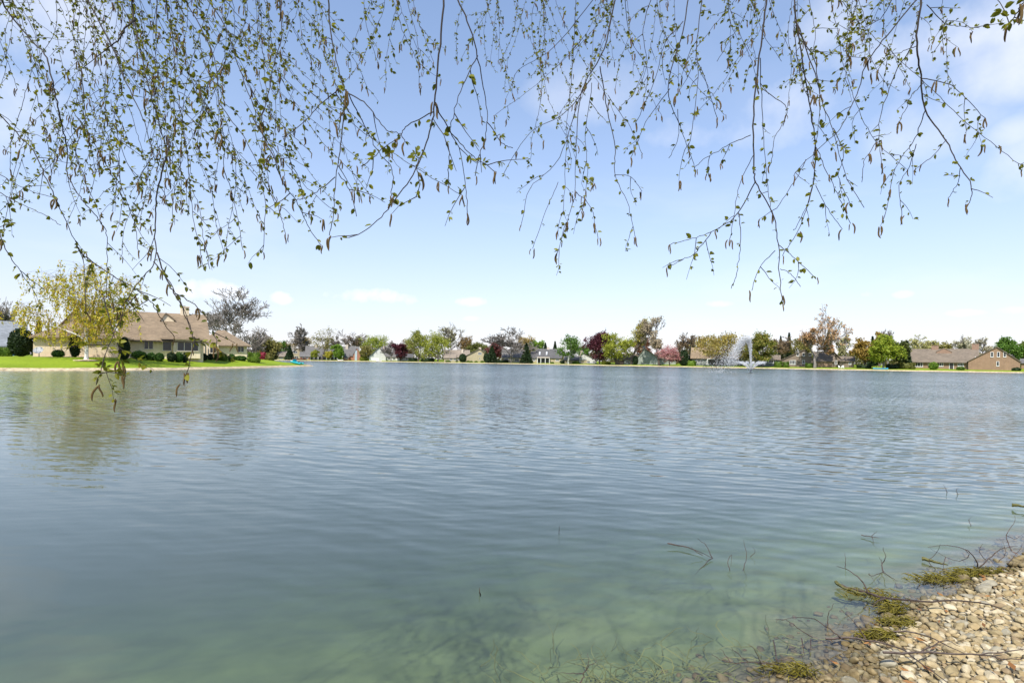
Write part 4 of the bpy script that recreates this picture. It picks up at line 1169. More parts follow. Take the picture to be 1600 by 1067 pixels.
mb.tube([(0, 0, 0), (0, 0, .12), (0, 0, .5)], [.42, .33, .25], 8, cap=False)
limb([(135, 559), (135, 540), (134, 520), (133, 495), (132, 465), (130, 430), (131, 415)], .25, .04)
limb([(135, 532), (120, 522), (100, 513), (80, 500), (62, 488), (50, 478)], .12, .03, -1.5); limb([(134, 525), (145, 505), (158, 490), (172, 478), (190, 468)], .14, .03, 1.5)
limb([(140, 512), (152, 506), (165, 498), (185, 492), (205, 490)], .10, .03, -2); limb([(134, 500), (120, 480), (100, 462), (75, 448), (50, 440)], .10, .025, 2)
limb([(133, 485), (150, 462), (175, 445), (200, 440)], .09, .025, 1); limb([(132, 470), (115, 445), (90, 430)], .08, .02, -2.5); limb([(131, 455), (148, 435), (165, 425)], .07, .02, -2)
limb([(133, 505), (140, 480), (150, 460)], .08, .02, -4); limb([(133, 500), (122, 478), (112, 462)], .08, .02, 4.5)
mb.build('trunk', BARK_WHITE, root)
st = MB(); Cs = []; Cc = []
for i in range(700):
    t0 = tips[rs.randrange(len(tips))]
    p = t0 + V3((rs.gauss(0, 1.0), rs.gauss(0, 1.2), rs.gauss(.3, .5))); ln = rs.uniform(1.0, 3.6)
    if p.z - ln < 1.6: ln = max(.4, p.z - 1.6 - rs.random())
    pts = [t0, (t0 + p) / 2 + V3((0, 0, .3)), p]
    dx, dy = rs.gauss(0, .12), rs.gauss(0, .12)
    for k in range(1, 5): pts.append(p + V3((dx * k, dy * k, -ln * k / 4)))
    st.tube(pts, .008, 3, cap=False)
    for k in range(int(ln * 8)):
        f = rs.random(); q_ = p + V3((dx * 4 * f + rs.gauss(0, .1), dy * 4 * f + rs.gauss(0, .1), -ln * f))
        (Cs if rs.random() < .5 else Cc).append(tuple(q_))
st.build('twigs', TWIG, root)
V, Fq = quads_at(np.array(Cs), .20, rn, aspect=1.4); np_mesh('leaves', V, Fq, leafmat('birch_young_leaf', (.42, .39, .03), (.60, .53, .05)), root)['kind'] = 'stuff'
C = np.array(Cc); V, Fq = quads_at(C, .15, rn, up=0, aspect=1.2)
V = V.reshape(-1, 4, 3); cz = V.mean(1, keepdims=True); V = ((V - cz) * np.array([.7, .7, 1]) + cz); V[:, 0, 2] -= .16; V[:, 2, 2] += .1
np_mesh('catkins', V.reshape(-1, 3), Fq, leafmat('birch_catkin_gold', (.52, .34, .04), (.66, .47, .08)), root)['kind'] = 'stuff'
mb = MB(); mb.lathe([(1.5, -.06), (1.45, .03), (.3, .1)], 20, (bx.x, bx.y, bx.z)); tag(mb.build('tree_ring', EDGE), 'pale gravel ring round the weeping birch trunk', 'gravel ring')
# mulch bed strip along the blank wall
mb = MB(); wl0 = Vector((-58.3, 84.7, 0)); wt = Vector((.824, .567, 0)); wo = Vector((.567, -.824, 0))
bedp = []
for k in range(9): p = wl0 + wt * (-12.3 + 11.2 * k / 8) + wo * (1.25 + .18 * math.sin(k * 1.9)); bedp.append((p.x, p.y, gz(p.x, p.y) + .05))
for k in range(9): p = wl0 + wt * (-1.1 - 11.2 * k / 8) + wo * .06; bedp.append((p.x, p.y, gz(p.x, p.y) + .07))
mb.slab(bedp, .25); tag(mb.build('gravel_bed', EDGE), 'pale gravel bed along the blank house wall', 'gravel bed')

# satellite dish
g = ground_at(61, 76.2); root = empty('satellite_dish', g, math.radians(20)); tag(root, 'grey satellite dish on a short mast before blank wall', 'dish')
GREY = mat('grey_dish_paint', (.30, .31, .33), .6, .08); mb = MB(); mb.tube([(0, 0, -.1), (0, 0, .6), (0, -.15, .8)], .05, 6); mb.build('mast', GREY, root)
mb = MB(); mb.smooth = True; pr = [(r, .28 * r * r) for r in (0.001, .15, .3, .45, .58)]; mb.lathe(pr, 18); pr2 = [(r, .28 * r * r - .03) for r in (.58, .45, .3, .15, .001)]; mb.lathe(pr2, 18)
o = mb.build('reflector', GREY, root); o.location = (0, -.2, .9); o.rotation_euler = (math.radians(52), 0, 0)
mb = MB(); mb.tube([(0, -.7, .7), (0, -.75, 1.2)], .02, 5); mb.box(-.06, .06, -.82, -.7, 1.18, 1.3); mb.build('feed_arm', GREY, root)
# slide
g = ground_at(339.5, 105.5); root = empty('slide', g, math.radians(12)); tag(root, 'yellow plastic slide standing beside the right wing', 'slide')
YEL = mat('yellow_plastic', (.62, .42, .03), .4, .08); mb = MB(); prof = []
for i in range(9):
    t = i / 8; prof.append((1.9 * t, 1.75 * (1 - t) ** 1.25 + .1))
for (x0_, z0_), (x1_, z1_) in zip(prof[:-1], prof[1:]):
    mb.slab([(x0_, -.28, z0_), (x1_, -.28, z1_), (x1_, .28, z1_), (x0_, .28, z0_)], .05)
    for s_ in (-.3, .3): mb.slab([(x0_, s_ - .03, z0_ + .18), (x1_, s_ - .03, z1_ + .18), (x1_, s_ + .03, z1_ + .18), (x0_, s_ + .03, z0_ + .18)], .22)
mb.build('chute', YEL, root)
mb = MB()
for s_ in (-.28, .28): mb.tube([(-.5, s_, 0), (-.05, s_, 1.9), (-.05, s_, 2.3)], .04, 6)
mb.build('ladder_rail', YEL, root)
for k in range(4):
    mb = MB(); f = (k + 1) / 5; mb.tube([(-.5 + .45 * f, -.28, 1.9 * f), (-.5 + .45 * f, .28, 1.9 * f)], .03, 5); mb.build('rung', YEL, root)
# ------------------------------------------------------------------ pebbles on the near bank
m, N, L, out = new_mat('river_pebble')
b = N.new('ShaderNodeBsdfPrincipled'); b.inputs['Roughness'].default_value = .75; L.new(b.outputs[0], out.inputs[0])
g = N.new('ShaderNodeNewGeometry'); oi = N.new('ShaderNodeObjectInfo')
ad = N.new('ShaderNodeMath'); ad.operation = 'ADD'; L.new(g.outputs['Random Per Island'], ad.inputs[0]); L.new(oi.outputs['Random'], ad.inputs[1])
fr = N.new('ShaderNodeMath'); fr.operation = 'FRACT'; L.new(ad.outputs[0], fr.inputs[0])
r = N.new('ShaderNodeValToRGB'); L.new(fr.outputs[0], r.inputs[0]); r.color_ramp.interpolation = 'CONSTANT'
cols = [(.33, .25, .12), (.41, .33, .18), (.28, .22, .11), (.46, .39, .25), (.36, .27, .13), (.30, .27, .19), (.40, .32, .18), (.26, .19, .10), (.50, .43, .29), (.33, .26, .14)]
els = r.color_ramp.elements
els[0].color = cols[0] + (1,); els[1].position = .1; els[1].color = cols[1] + (1,)
for i in range(2, 10):
    e = els.new(i / 10); e.color = cols[i] + (1,)
t = N.new('ShaderNodeTexCoord'); nz = N.new('ShaderNodeTexNoise'); nz.inputs['Scale'].default_value = 30; nz.inputs['Detail'].default_value = 6
L.new(g.outputs['Position'], nz.inputs['Vector'])
mxr = N.new('ShaderNodeMix'); mxr.data_type = 'RGBA'; mxr.blend_type = 'MULTIPLY'; mxr.inputs['Factor'].default_value = .55
L.new(r.outputs[0], mxr.inputs['A'])
r2 = N.new('ShaderNodeValToRGB'); L.new(nz.outputs['Fac'], r2.inputs[0]); r2.color_ramp.elements[0].position = .3; r2.color_ramp.elements[1].position = .65
r2.color_ramp.elements[0].color = (.45, .40, .32, 1); r2.color_ramp.elements[1].color = (1, 1, 1, 1)
L.new(r2.outputs[0], mxr.inputs['B'])
spz = N.new('ShaderNodeSeparateXYZ'); L.new(g.outputs['Position'], spz.inputs[0])          # stones lapped by the water stay wet and darker
wz = N.new('ShaderNodeMath'); wz.operation = 'MULTIPLY_ADD'; L.new(nz.outputs['Fac'], wz.inputs[0]); wz.inputs[1].default_value = .05; L.new(spz.outputs['Z'], wz.inputs[2])
wr = N.new('ShaderNodeValToRGB'); L.new(wz.outputs[0], wr.inputs[0]); wr.color_ramp.elements[0].position = .05; wr.color_ramp.elements[1].position = .085
wr.color_ramp.elements[0].color = (.42, .40, .30, 1); wr.color_ramp.elements[1].color = (1, 1, 1, 1)
mxw = N.new('ShaderNodeMix'); mxw.data_type = 'RGBA'; mxw.blend_type = 'MULTIPLY'; mxw.inputs['Factor'].default_value = 1
L.new(mxr.outputs['Result'], mxw.inputs['A']); L.new(wr.outputs[0], mxw.inputs['B']); L.new(mxw.outputs['Result'], b.inputs['Base Color'])
PEB = m

PHI = (1 + 5 ** .5) / 2
ico_v = np.array([(-1, PHI, 0), (1, PHI, 0), (-1, -PHI, 0), (1, -PHI, 0), (0, -1, PHI), (0, 1, PHI), (0, -1, -PHI), (0, 1, -PHI), (PHI, 0, -1), (PHI, 0, 1), (-PHI, 0, -1), (-PHI, 0, 1)]) / math.hypot(1, PHI)
ico_f = [(0, 11, 5), (0, 5, 1), (0, 1, 7), (0, 7, 10), (0, 10, 11), (1, 5, 9), (5, 11, 4), (11, 10, 2), (10, 7, 6), (7, 1, 8), (3, 9, 4), (3, 4, 2), (3, 2, 6), (3, 6, 8), (3, 8, 9), (4, 9, 5), (2, 4, 11), (6, 2, 10), (8, 6, 7), (9, 8, 1)]
sv, sf, cache = [tuple(v) for v in ico_v], [], {}


def midp(a, b_):
    k = (min(a, b_), max(a, b_))
    if k not in cache:
        v = (np.array(sv[a]) + np.array(sv[b_])); v /= np.linalg.norm(v); sv.append(tuple(v)); cache[k] = len(sv) - 1
    return cache[k]


for (a, b_, c) in ico_f:
    ab, bc, ca = midp(a, b_), midp(b_, c), midp(c, a); sf += [(a, ab, ca), (b_, bc, ab), (c, ca, bc), (ab, bc, ca)]
sv = np.array(sv); sf = np.array(sf)
rn = np.random.RandomState(12)
variants = []
for k in range(10):
    v = sv.copy()
    for _ in range(4):
        d = rn.normal(size=3); d /= np.linalg.norm(d); v *= (1 + rn.uniform(-.22, .22) * np.maximum(0, (v @ d))[:, None] ** 1.5)
    for _ in range(7):                                    # worn flat faces
        d = rn.normal(size=3); d /= np.linalg.norm(d); dd_ = v @ d; lim = rn.uniform(.58, .84); v -= np.outer(np.maximum(0, dd_ - lim), d) * .9
    v *= np.array([1.0, rn.uniform(.62, .85), rn.uniform(.42, .62)])
    variants.append(v)
pts = []
tries = 0
cell = {}
while len(pts) < 10500 and tries < 400000:
    tries += 1
    x_, y_ = rn.uniform(.6, 8.5), rn.uniform(1.9, 8.2)
    layer2 = len(pts) > 7000
    sx0 = HX + F * x_ / y_
    if sx0 > 1680 or x_ * .55 - y_ < -3.3: continue
    rad = float(np.clip(rn.lognormal(-3.6, .40), .013, .07))
    key = (int(x_ / .12), int(y_ / .12)); ok = True
    if not layer2:
        for i in (-1, 0, 1):
            for j in (-1, 0, 1):
                for (qx, qy, qr) in cell.get((key[0] + i, key[1] + j), ()):
                    if (qx - x_) ** 2 + (qy - y_) ** 2 < (.66 * (qr + rad)) ** 2: ok = False; break
                if not ok: break
            if not ok: break
    if not ok: continue
    pts.append((x_, y_, rad)); cell.setdefault(key, []).append((x_, y_, rad))
A = np.array(pts); S1 = sdist(A[:, 0], A[:, 1])
keep = (S1 > .02 - rn.exponential(.22, len(A))) & (S1 < 3.2)
A, S1 = A[keep], S1[keep]; Zg = height(A[:, 0], A[:, 1])
xs_ = HX + F * A[:, 0] / A[:, 1]; ys_ = HY - F * (Zg - 2) / A[:, 1] + .0125 * (xs_ - HX)
vis = (xs_ < 1615) & (ys_ < 1085)
sizepx = A[:, 2] * F / A[:, 1] * np.where(vis & (S1 > .05), 1, .0)
big = set(np.argsort(-sizepx)[:300])
pm = []
for k in range(10):
    me = bpy.data.meshes.new('pebble'); me.from_pydata([tuple(v) for v in variants[k]], [], [tuple(f) for f in sf]); me.materials.append(PEB)
    pm.append(me)
restV, restF, cnt = [], [], 0
for i in range(len(A)):
    k = rn.randint(10); e = Euler((rn.normal(0, .25), rn.normal(0, .25), rn.uniform(0, 6.28))); s = A[i, 2] * 1.12
    loc = Vector((A[i, 0], A[i, 1], Zg[i] + s * rn.uniform(.12, .38)))
    if i in big:
        o = link('pebble', pm[k], PEBBLE_BANK); o.location = loc; o.rotation_euler = e; o.scale = (s, s, s)
    else:
        R = np.array(e.to_matrix()); restV.append(variants[k] @ R.T * s + np.array(loc)); restF.append(sf + cnt); cnt += len(sv)
o = np_mesh('pebbles', np.concatenate(restV), np.concatenate(restF), PEB, PEBBLE_BANK); o['kind'] = 'stuff'

# fallen leaf bits and straw between the stones
n = 420; C = np.stack([rn.uniform(1.4, 6.5, n), rn.uniform(2.6, 7, n), np.zeros(n)], 1); s_ = sdist(C[:, 0], C[:, 1]); C = C[(s_ > -.1) & (s_ < 2)]
C[:, 2] = height(C[:, 0], C[:, 1]) + rn.uniform(.035, .06, len(C)); V, Fq = quads_at(C, .03, rn, up=0, aspect=2.2); V[:, 2] = (V[:, 2] - np.repeat(C[:, 2], 4)) * .3 + np.repeat(C[:, 2], 4)
o = np_mesh('leaf_litter', V, Fq, leafmat('dead_leaf', (.16, .07, .025), (.36, .17, .05), .1)); tag(o, 'brown leaf bits scattered between the bank pebbles', 'leaf litter', kind='stuff')

# ------------------------------------------------------------------ dead twigs and algae at the water's edge
DEAD = mat('dead_wet_twig', (.06, .04, .03), .6, .4, 30)


def wpt(x, y, z=None):
    """point on the water (or given height) seen at a picture position"""
    d = ray(x, y); zt = 0.0 if z is None else z
    t = (zt - CAM.z) / d.z
    return CAM + d * t


def at_depth(x, y, D):
    return P(x, y, D)


def twig(label, lines, r=.006, name='dead_twig', group='dead twigs at the water edge', m=None):
    """lines: list of [(px,py,height above water)...]; the first is the main stem, each next a side shoot"""
    first = None; root = None
    for i, ln in enumerate(lines):
        p0 = wpt(ln[0][0], ln[0][1], ln[0][2]); D0 = p0.y; pts = []
        for (x, y, z) in ln:
            q_ = wpt(x, y, z); pts.append(tuple(q_))
        pts = catmull(pts, 4)
        pts = [Vector(p) + Vector((rng.gauss(0, .003), rng.gauss(0, .003), rng.gauss(0, .003))) for p in pts]
        if root is None:
            root = empty(name, pts[0]); tag(root, label, 'twig', group); off_ = root.location.copy()
        k = len(pts); rr = r * (1 if i == 0 else .6)
        mb = MB(); mb.tube(pts, [rr * (1 - .7 * j / (k - 1)) for j in range(k)], 5)
        mb.build('stem' if i == 0 else 'side_shoot', m or DEAD, root, off=off_)
    return root


G = .12
twig('long brown twig lying from water onto pebbles, lower middle of bank', [[(1290, 997, .03), (1340, 997, .06), (1400, 1010, .09), (1445, 1040, .11), (1480, 1066, .14)], [(1352, 998, .07), (1338, 975, .16), (1313, 950, .26)], [(1315, 997, .05), (1290, 978, .12), (1265, 965, .18), (1212, 968, .22)], [(1268, 998, .05), (1265, 1022, .01)], [(1252, 998, .05), (1258, 1024, .01)]], .008)
twig('slim arched twig over shallow water left of the long brown twig', [[(1208, 1000, .0), (1215, 1030, .02), (1228, 1050, .03), (1245, 1062, .05)], [(1268, 996, .12), (1240, 975, .2), (1222, 967, .24), (1212, 972, .24)], [(1210, 1030, .02), (1255, 1026, .03)]], .005)
twig('long dark twig lying across the pebbles at lower right', [[(1380, 1020, .14), (1440, 1018, .17), (1500, 1022, .2), (1560, 1018, .24), (1615, 1012, .28)], [(1440, 1018, .17), (1475, 1000, .2), (1500, 1010, .2)], [(1520, 1021, .2), (1580, 1030, .24), (1612, 1028, .26)]], .008)
twig('thin straight twig on pebbles above the long dark twig', [[(1395, 985, .1), (1440, 990, .14), (1480, 1008, .17), (1510, 1022, .19)]], .006)
twig('reddish long branch from algae clump across upper pebbles', [[(1308, 912, .03), (1340, 922, .03), (1385, 934, .05), (1440, 940, .12), (1500, 938, .2), (1540, 943, .25), (1575, 954, .28)], [(1356, 924, .05), (1345, 905, .14), (1325, 890, .2), (1308, 884, .26)], [(1385, 934, .05), (1372, 938, .04), (1362, 948, .02)]], .011)
twig('floating forked twig in open water right of centre', [[(1042, 849, .04), (1075, 855, .03), (1112, 871, .02)], [(1112, 871, .02), (1103, 852, .10), (1090, 841, .16)], [(1098, 867, .03), (1085, 860, .06), (1080, 853, .1)], [(1112, 871, .02), (1098, 884, .005), (1086, 897, -.02)]], .008)
twig('upright thin stalk right of the floating forked twig', [[(1160, 892, -.02), (1166, 870, .1), (1162, 842, .24)]], .004)
twig('short bent stalk beside the floating forked twig', [[(1141, 892, 0), (1137, 878, .06), (1143, 866, .12), (1142, 884, .03)]], .004)
twig('small curved stalk with hook right of upright thin stalk', [[(1172, 870, 0), (1180, 862, .05), (1176, 855, .08)]], .003)
twig('lone thin stalk rising from water at centre', [[(873, 834, -.02), (874, 828, .05), (873.5, 821, .12)]], .004)
twig('small stub poking from water below the centre', [[(750, 930, -.02), (749, 924, .03), (750, 918, .06)]], .006)
twig('small cross-shaped twig floating before the bank', [[(1346, 836, .02), (1362, 838, .03), (1374, 840, .03)], [(1362, 838, .03), (1370, 829, .1)], [(1362, 838, .03), (1366, 850, .0)]], .006)
twig('tangled loop of bare twigs above mossy stick', [[(1528, 889, .02), (1524, 872, .14), (1508, 858, .24), (1480, 852, .28), (1450, 854, .28)], [(1508, 858, .24), (1514, 868, .18), (1500, 876, .1), (1478, 870, .1), (1452, 856, .2)], [(1462, 890, 0), (1452, 876, .08), (1464, 862, .18), (1470, 850, .3)], [(1478, 870, .1), (1474, 884, .03), (1478, 896, 0)]], .006)
twig('spray of bare twigs crossing at the upper end of bank', [[(1530, 888, .04), (1545, 872, .14), (1565, 858, .24), (1590, 852, .3)], [(1540, 874, .12), (1530, 862, .2), (1536, 848, .3)], [(1545, 872, .12), (1556, 884, .08)], [(1560, 878, .1), (1572, 862, .2), (1566, 846, .3)], [(1575, 880, .12), (1592, 860, .22), (1600, 846, .3)]], .006)
twig('tall bare twig at right edge over the water', [[(1580, 860, .05), (1572, 836, .15), (1584, 818, .26), (1586, 806, .34)], [(1572, 836, .15), (1588, 842, .15), (1600, 832, .22)]], .005)
twig('upright forked twig with algae between bank and open water', [[(1380, 893, .0), (1378, 880, .06), (1384, 872, .12), (1379, 855, .22)], [(1378, 880, .06), (1374, 870, .12)], [(1380, 893, 0), (1362, 900, .03), (1358, 896, .05), (1372, 916, -.01)], [(1380, 893, .01), (1395, 904, .0), (1403, 908, .03)]], .006)
twig('short stalk left of the upright forked twig', [[(1321, 886, -.01), (1321, 878, .04), (1320.5, 864, .12)]], .004)
twig('thin crooked twig at the bottom edge, left one', [[(905, 1068, .0), (912, 1056, .04), (918, 1042, .09), (932, 1034, .12)], [(912, 1052, .04), (890, 1052, .06), (868, 1050, .08)], [(916, 1046, .08), (919, 1034, .13), (919, 1020, .18)]], .005)
twig('twigs standing in shallow water at bottom edge', [[(1215, 1040, .02), (1180, 1034, .06), (1140, 1034, .08), (1112, 1022, .12)], [(1190, 1036, .05), (1180, 1015, .16), (1168, 1004, .2)], [(1170, 1034, .06), (1150, 1018, .12), (1143, 1010, .16)], [(1140, 1034, .08), (1126, 1012, .16)]], .005)
twig('thin bent stalk above shallow water left of bank', [[(1293, 976, .0), (1295, 958, .08), (1303, 942, .16)]], .004)
twig('small leaning twig in far water near right edge', [[(1518, 822, .0), (1514, 812, .06), (1519, 808, .08)]], .004)
twig('tiny forked stalk in water, upper right', [[(1497, 772, 0), (1494, 766, .06), (1498, 762, .1)]], .005)
twig('tiny curved stalk in water, upper right', [[(1480, 769, 0), (1478, 764, .05), (1474, 757, .12)]], .005)

ALG = leafmat('yellow_green_algae', (.07, .06, .008), (.22, .185, .02), .2)
MOSS = mat('mossy_wet_wood', (.09, .085, .02), .7, .5, 12, .5, 30)


def algae(label, path, wid, n, z=.02):
    """mat of draped filaments over the stones and twigs"""
    ctr = catmull([(p[0], p[1]) for p in path], 6); mb = MB(); p0 = wpt(*ctr[len(ctr) // 2], z)
    for i in range(int(n * .55)):
        c = ctr[rng.randrange(len(ctr))]; q_ = wpt(c[0] + rng.gauss(0, wid * 1.35), c[1] + rng.gauss(0, wid * .36), z)
        q_.z = max(gz(q_.x, q_.y) + .03, 0) + abs(rng.gauss(0, .016)); a = rng.gauss(.3, .7); ln = rng.uniform(.05, .2)
        pts = []
        for k in range(5):
            pts.append(q_ + Vector((math.cos(a) * ln * (k / 4 - .5), math.sin(a) * ln * (k / 4 - .5), .012 * math.sin(k * 1.57) + rng.gauss(0, .004)))); a += rng.gauss(0, .25)
        mb.tube(pts, [.0008, .003, .004, .003, .0008], 4, cap=False)
    o = mb.build('algae_mat', ALG, off=p0); o.location = p0
    return tag(o, label, 'algae', kind='stuff')


algae('yellow-green algae draped on the reddish branch', [(1335, 922), (1365, 926), (1390, 936), (1400, 950)], 9, 260)
algae('thick olive algae mat at the upper pebble edge', [(1440, 900), (1480, 902), (1520, 898), (1560, 892)], 9, 420)
algae('algae mat beside the tangled loop of twigs', [(1490, 892), (1520, 890), (1548, 896)], 8, 220)
algae('small algae patch at the middle waterline', [(1385, 970), (1400, 975), (1415, 984)], 8, 160)
algae('algae patch where twig meets pebbles', [(1352, 998), (1372, 1003), (1390, 1000)], 8, 160)
algae('algae in shallow water at the bottom edge', [(1205, 1045), (1240, 1050), (1262, 1062)], 12, 160, 0)
algae('algae clump below the reddish branch fork', [(1385, 945), (1398, 952)], 6, 140)
twig('mossy stick floating below the loop of twigs', [[(1440, 872, .03), (1460, 877, .03), (1482, 882, .03)]], .02, 'mossy_stick', m=MOSS)
twig('mossy forked stick left of reddish branch', [[(1306, 909, .05), (1320, 918, .04), (1345, 926, .03), (1362, 928, .03)]], .016, 'mossy_stick', m=MOSS)
twig('dark mossy log end at the right edge', [[(1580, 789, .05), (1592, 790, .06), (1612, 792, .08)]], .028, 'mossy_log', m=MOSS)

# submerged weed strands on the shallow bed
WEED = leafmat('submerged_weed', (.12, .14, .04), (.24, .25, .08), .2)
mb = MB()
for i in range(260):
    x, y = rng.uniform(760, 1330), rng.uniform(955, 1090)
    if rng.random() < .55: x, y = rng.gauss(1010, 110), rng.gauss(1050, 22)
    q_ = wpt(x, y, 0); s0 = float(sdist([q_.x], [q_.y])[0])
    if s0 > -.15: continue
    zb = gz(q_.x, q_.y); a = rng.uniform(0, 6.28); ln = rng.uniform(.10, .42); pts = []; c = q_.copy(); c.z = zb + .02
    for k in range(7):
        pts.append(c.copy()); a += rng.gauss(0, .5); c = c + Vector((math.cos(a) * ln / 6, math.sin(a) * ln / 6, rng.uniform(-.2, .9) * ln / 7)); c.z = min(c.z, -.04)
    mb.tube(pts, [.0015, .003, .004, .004, .0035, .0025, .001], 4, cap=False)
tag(mb.build('water_weed', WEED), 'pale weed strands under the shallow water', 'water weed', kind='stuff')
# ------------------------------------------------------------------ the birch overhead: hanging branches, young leaves, catkins
TB = Vector((-4.2, -2.6, 0)); TB.z = gz(TB.x, TB.y)
birch = empty('birch_tree', TB); tag(birch, 'birch whose budding twigs with catkins hang across the sky', 'tree')
LEAF = leafmat('birch_leaf', (.10, .12, .010), (.27, .265, .022), .5, .5)
CATK = mat('birch_catkin', (.085, .05, .014), .9, .35, 60, .5, 200, col2=(.14, .088, .022))
rb = random.Random(77)

# unit leaf: folded oval; unit catkin: drooping tapered tassel
me = bpy.data.meshes.new('leaf')
me.from_pydata([(0, 0, 0), (.30, .27, .06), (.68, .24, .07), (1, 0, -.06), (.68, -.24, .07), (.30, -.27, .06), (.35, 0, -.02), (.72, 0, -.03)], [],
               [(0, 6, 1), (1, 6, 7, 2), (2, 7, 3), (0, 5, 6), (5, 4, 7, 6), (4, 3, 7)])
me.materials.append(LEAF); me.polygons.foreach_set('use_smooth', [True] * 6); LEAF_ME = me
leafV = np.array([v.co[:] for v in me.vertices]); leafF = [tuple(p.vertices) for p in me.polygons]
cat_meshes = []
for k in range(3):
    mb = MB(); mb.smooth = True
    bend = (.0, .10, -.16)[k]; n = 9
    pts = [(bend * math.sin(3.0 * i / n), .04 * math.sin(2 * i / n * 3), -i / n) for i in range(n + 1)]
    mb.tube(pts, [(.028, .060, .070, .066, .070, .064, .066, .058, .046, .016)[i] for i in range(n + 1)], 6)
    cat_meshes.append(mb.mesh('catkin', CATK))

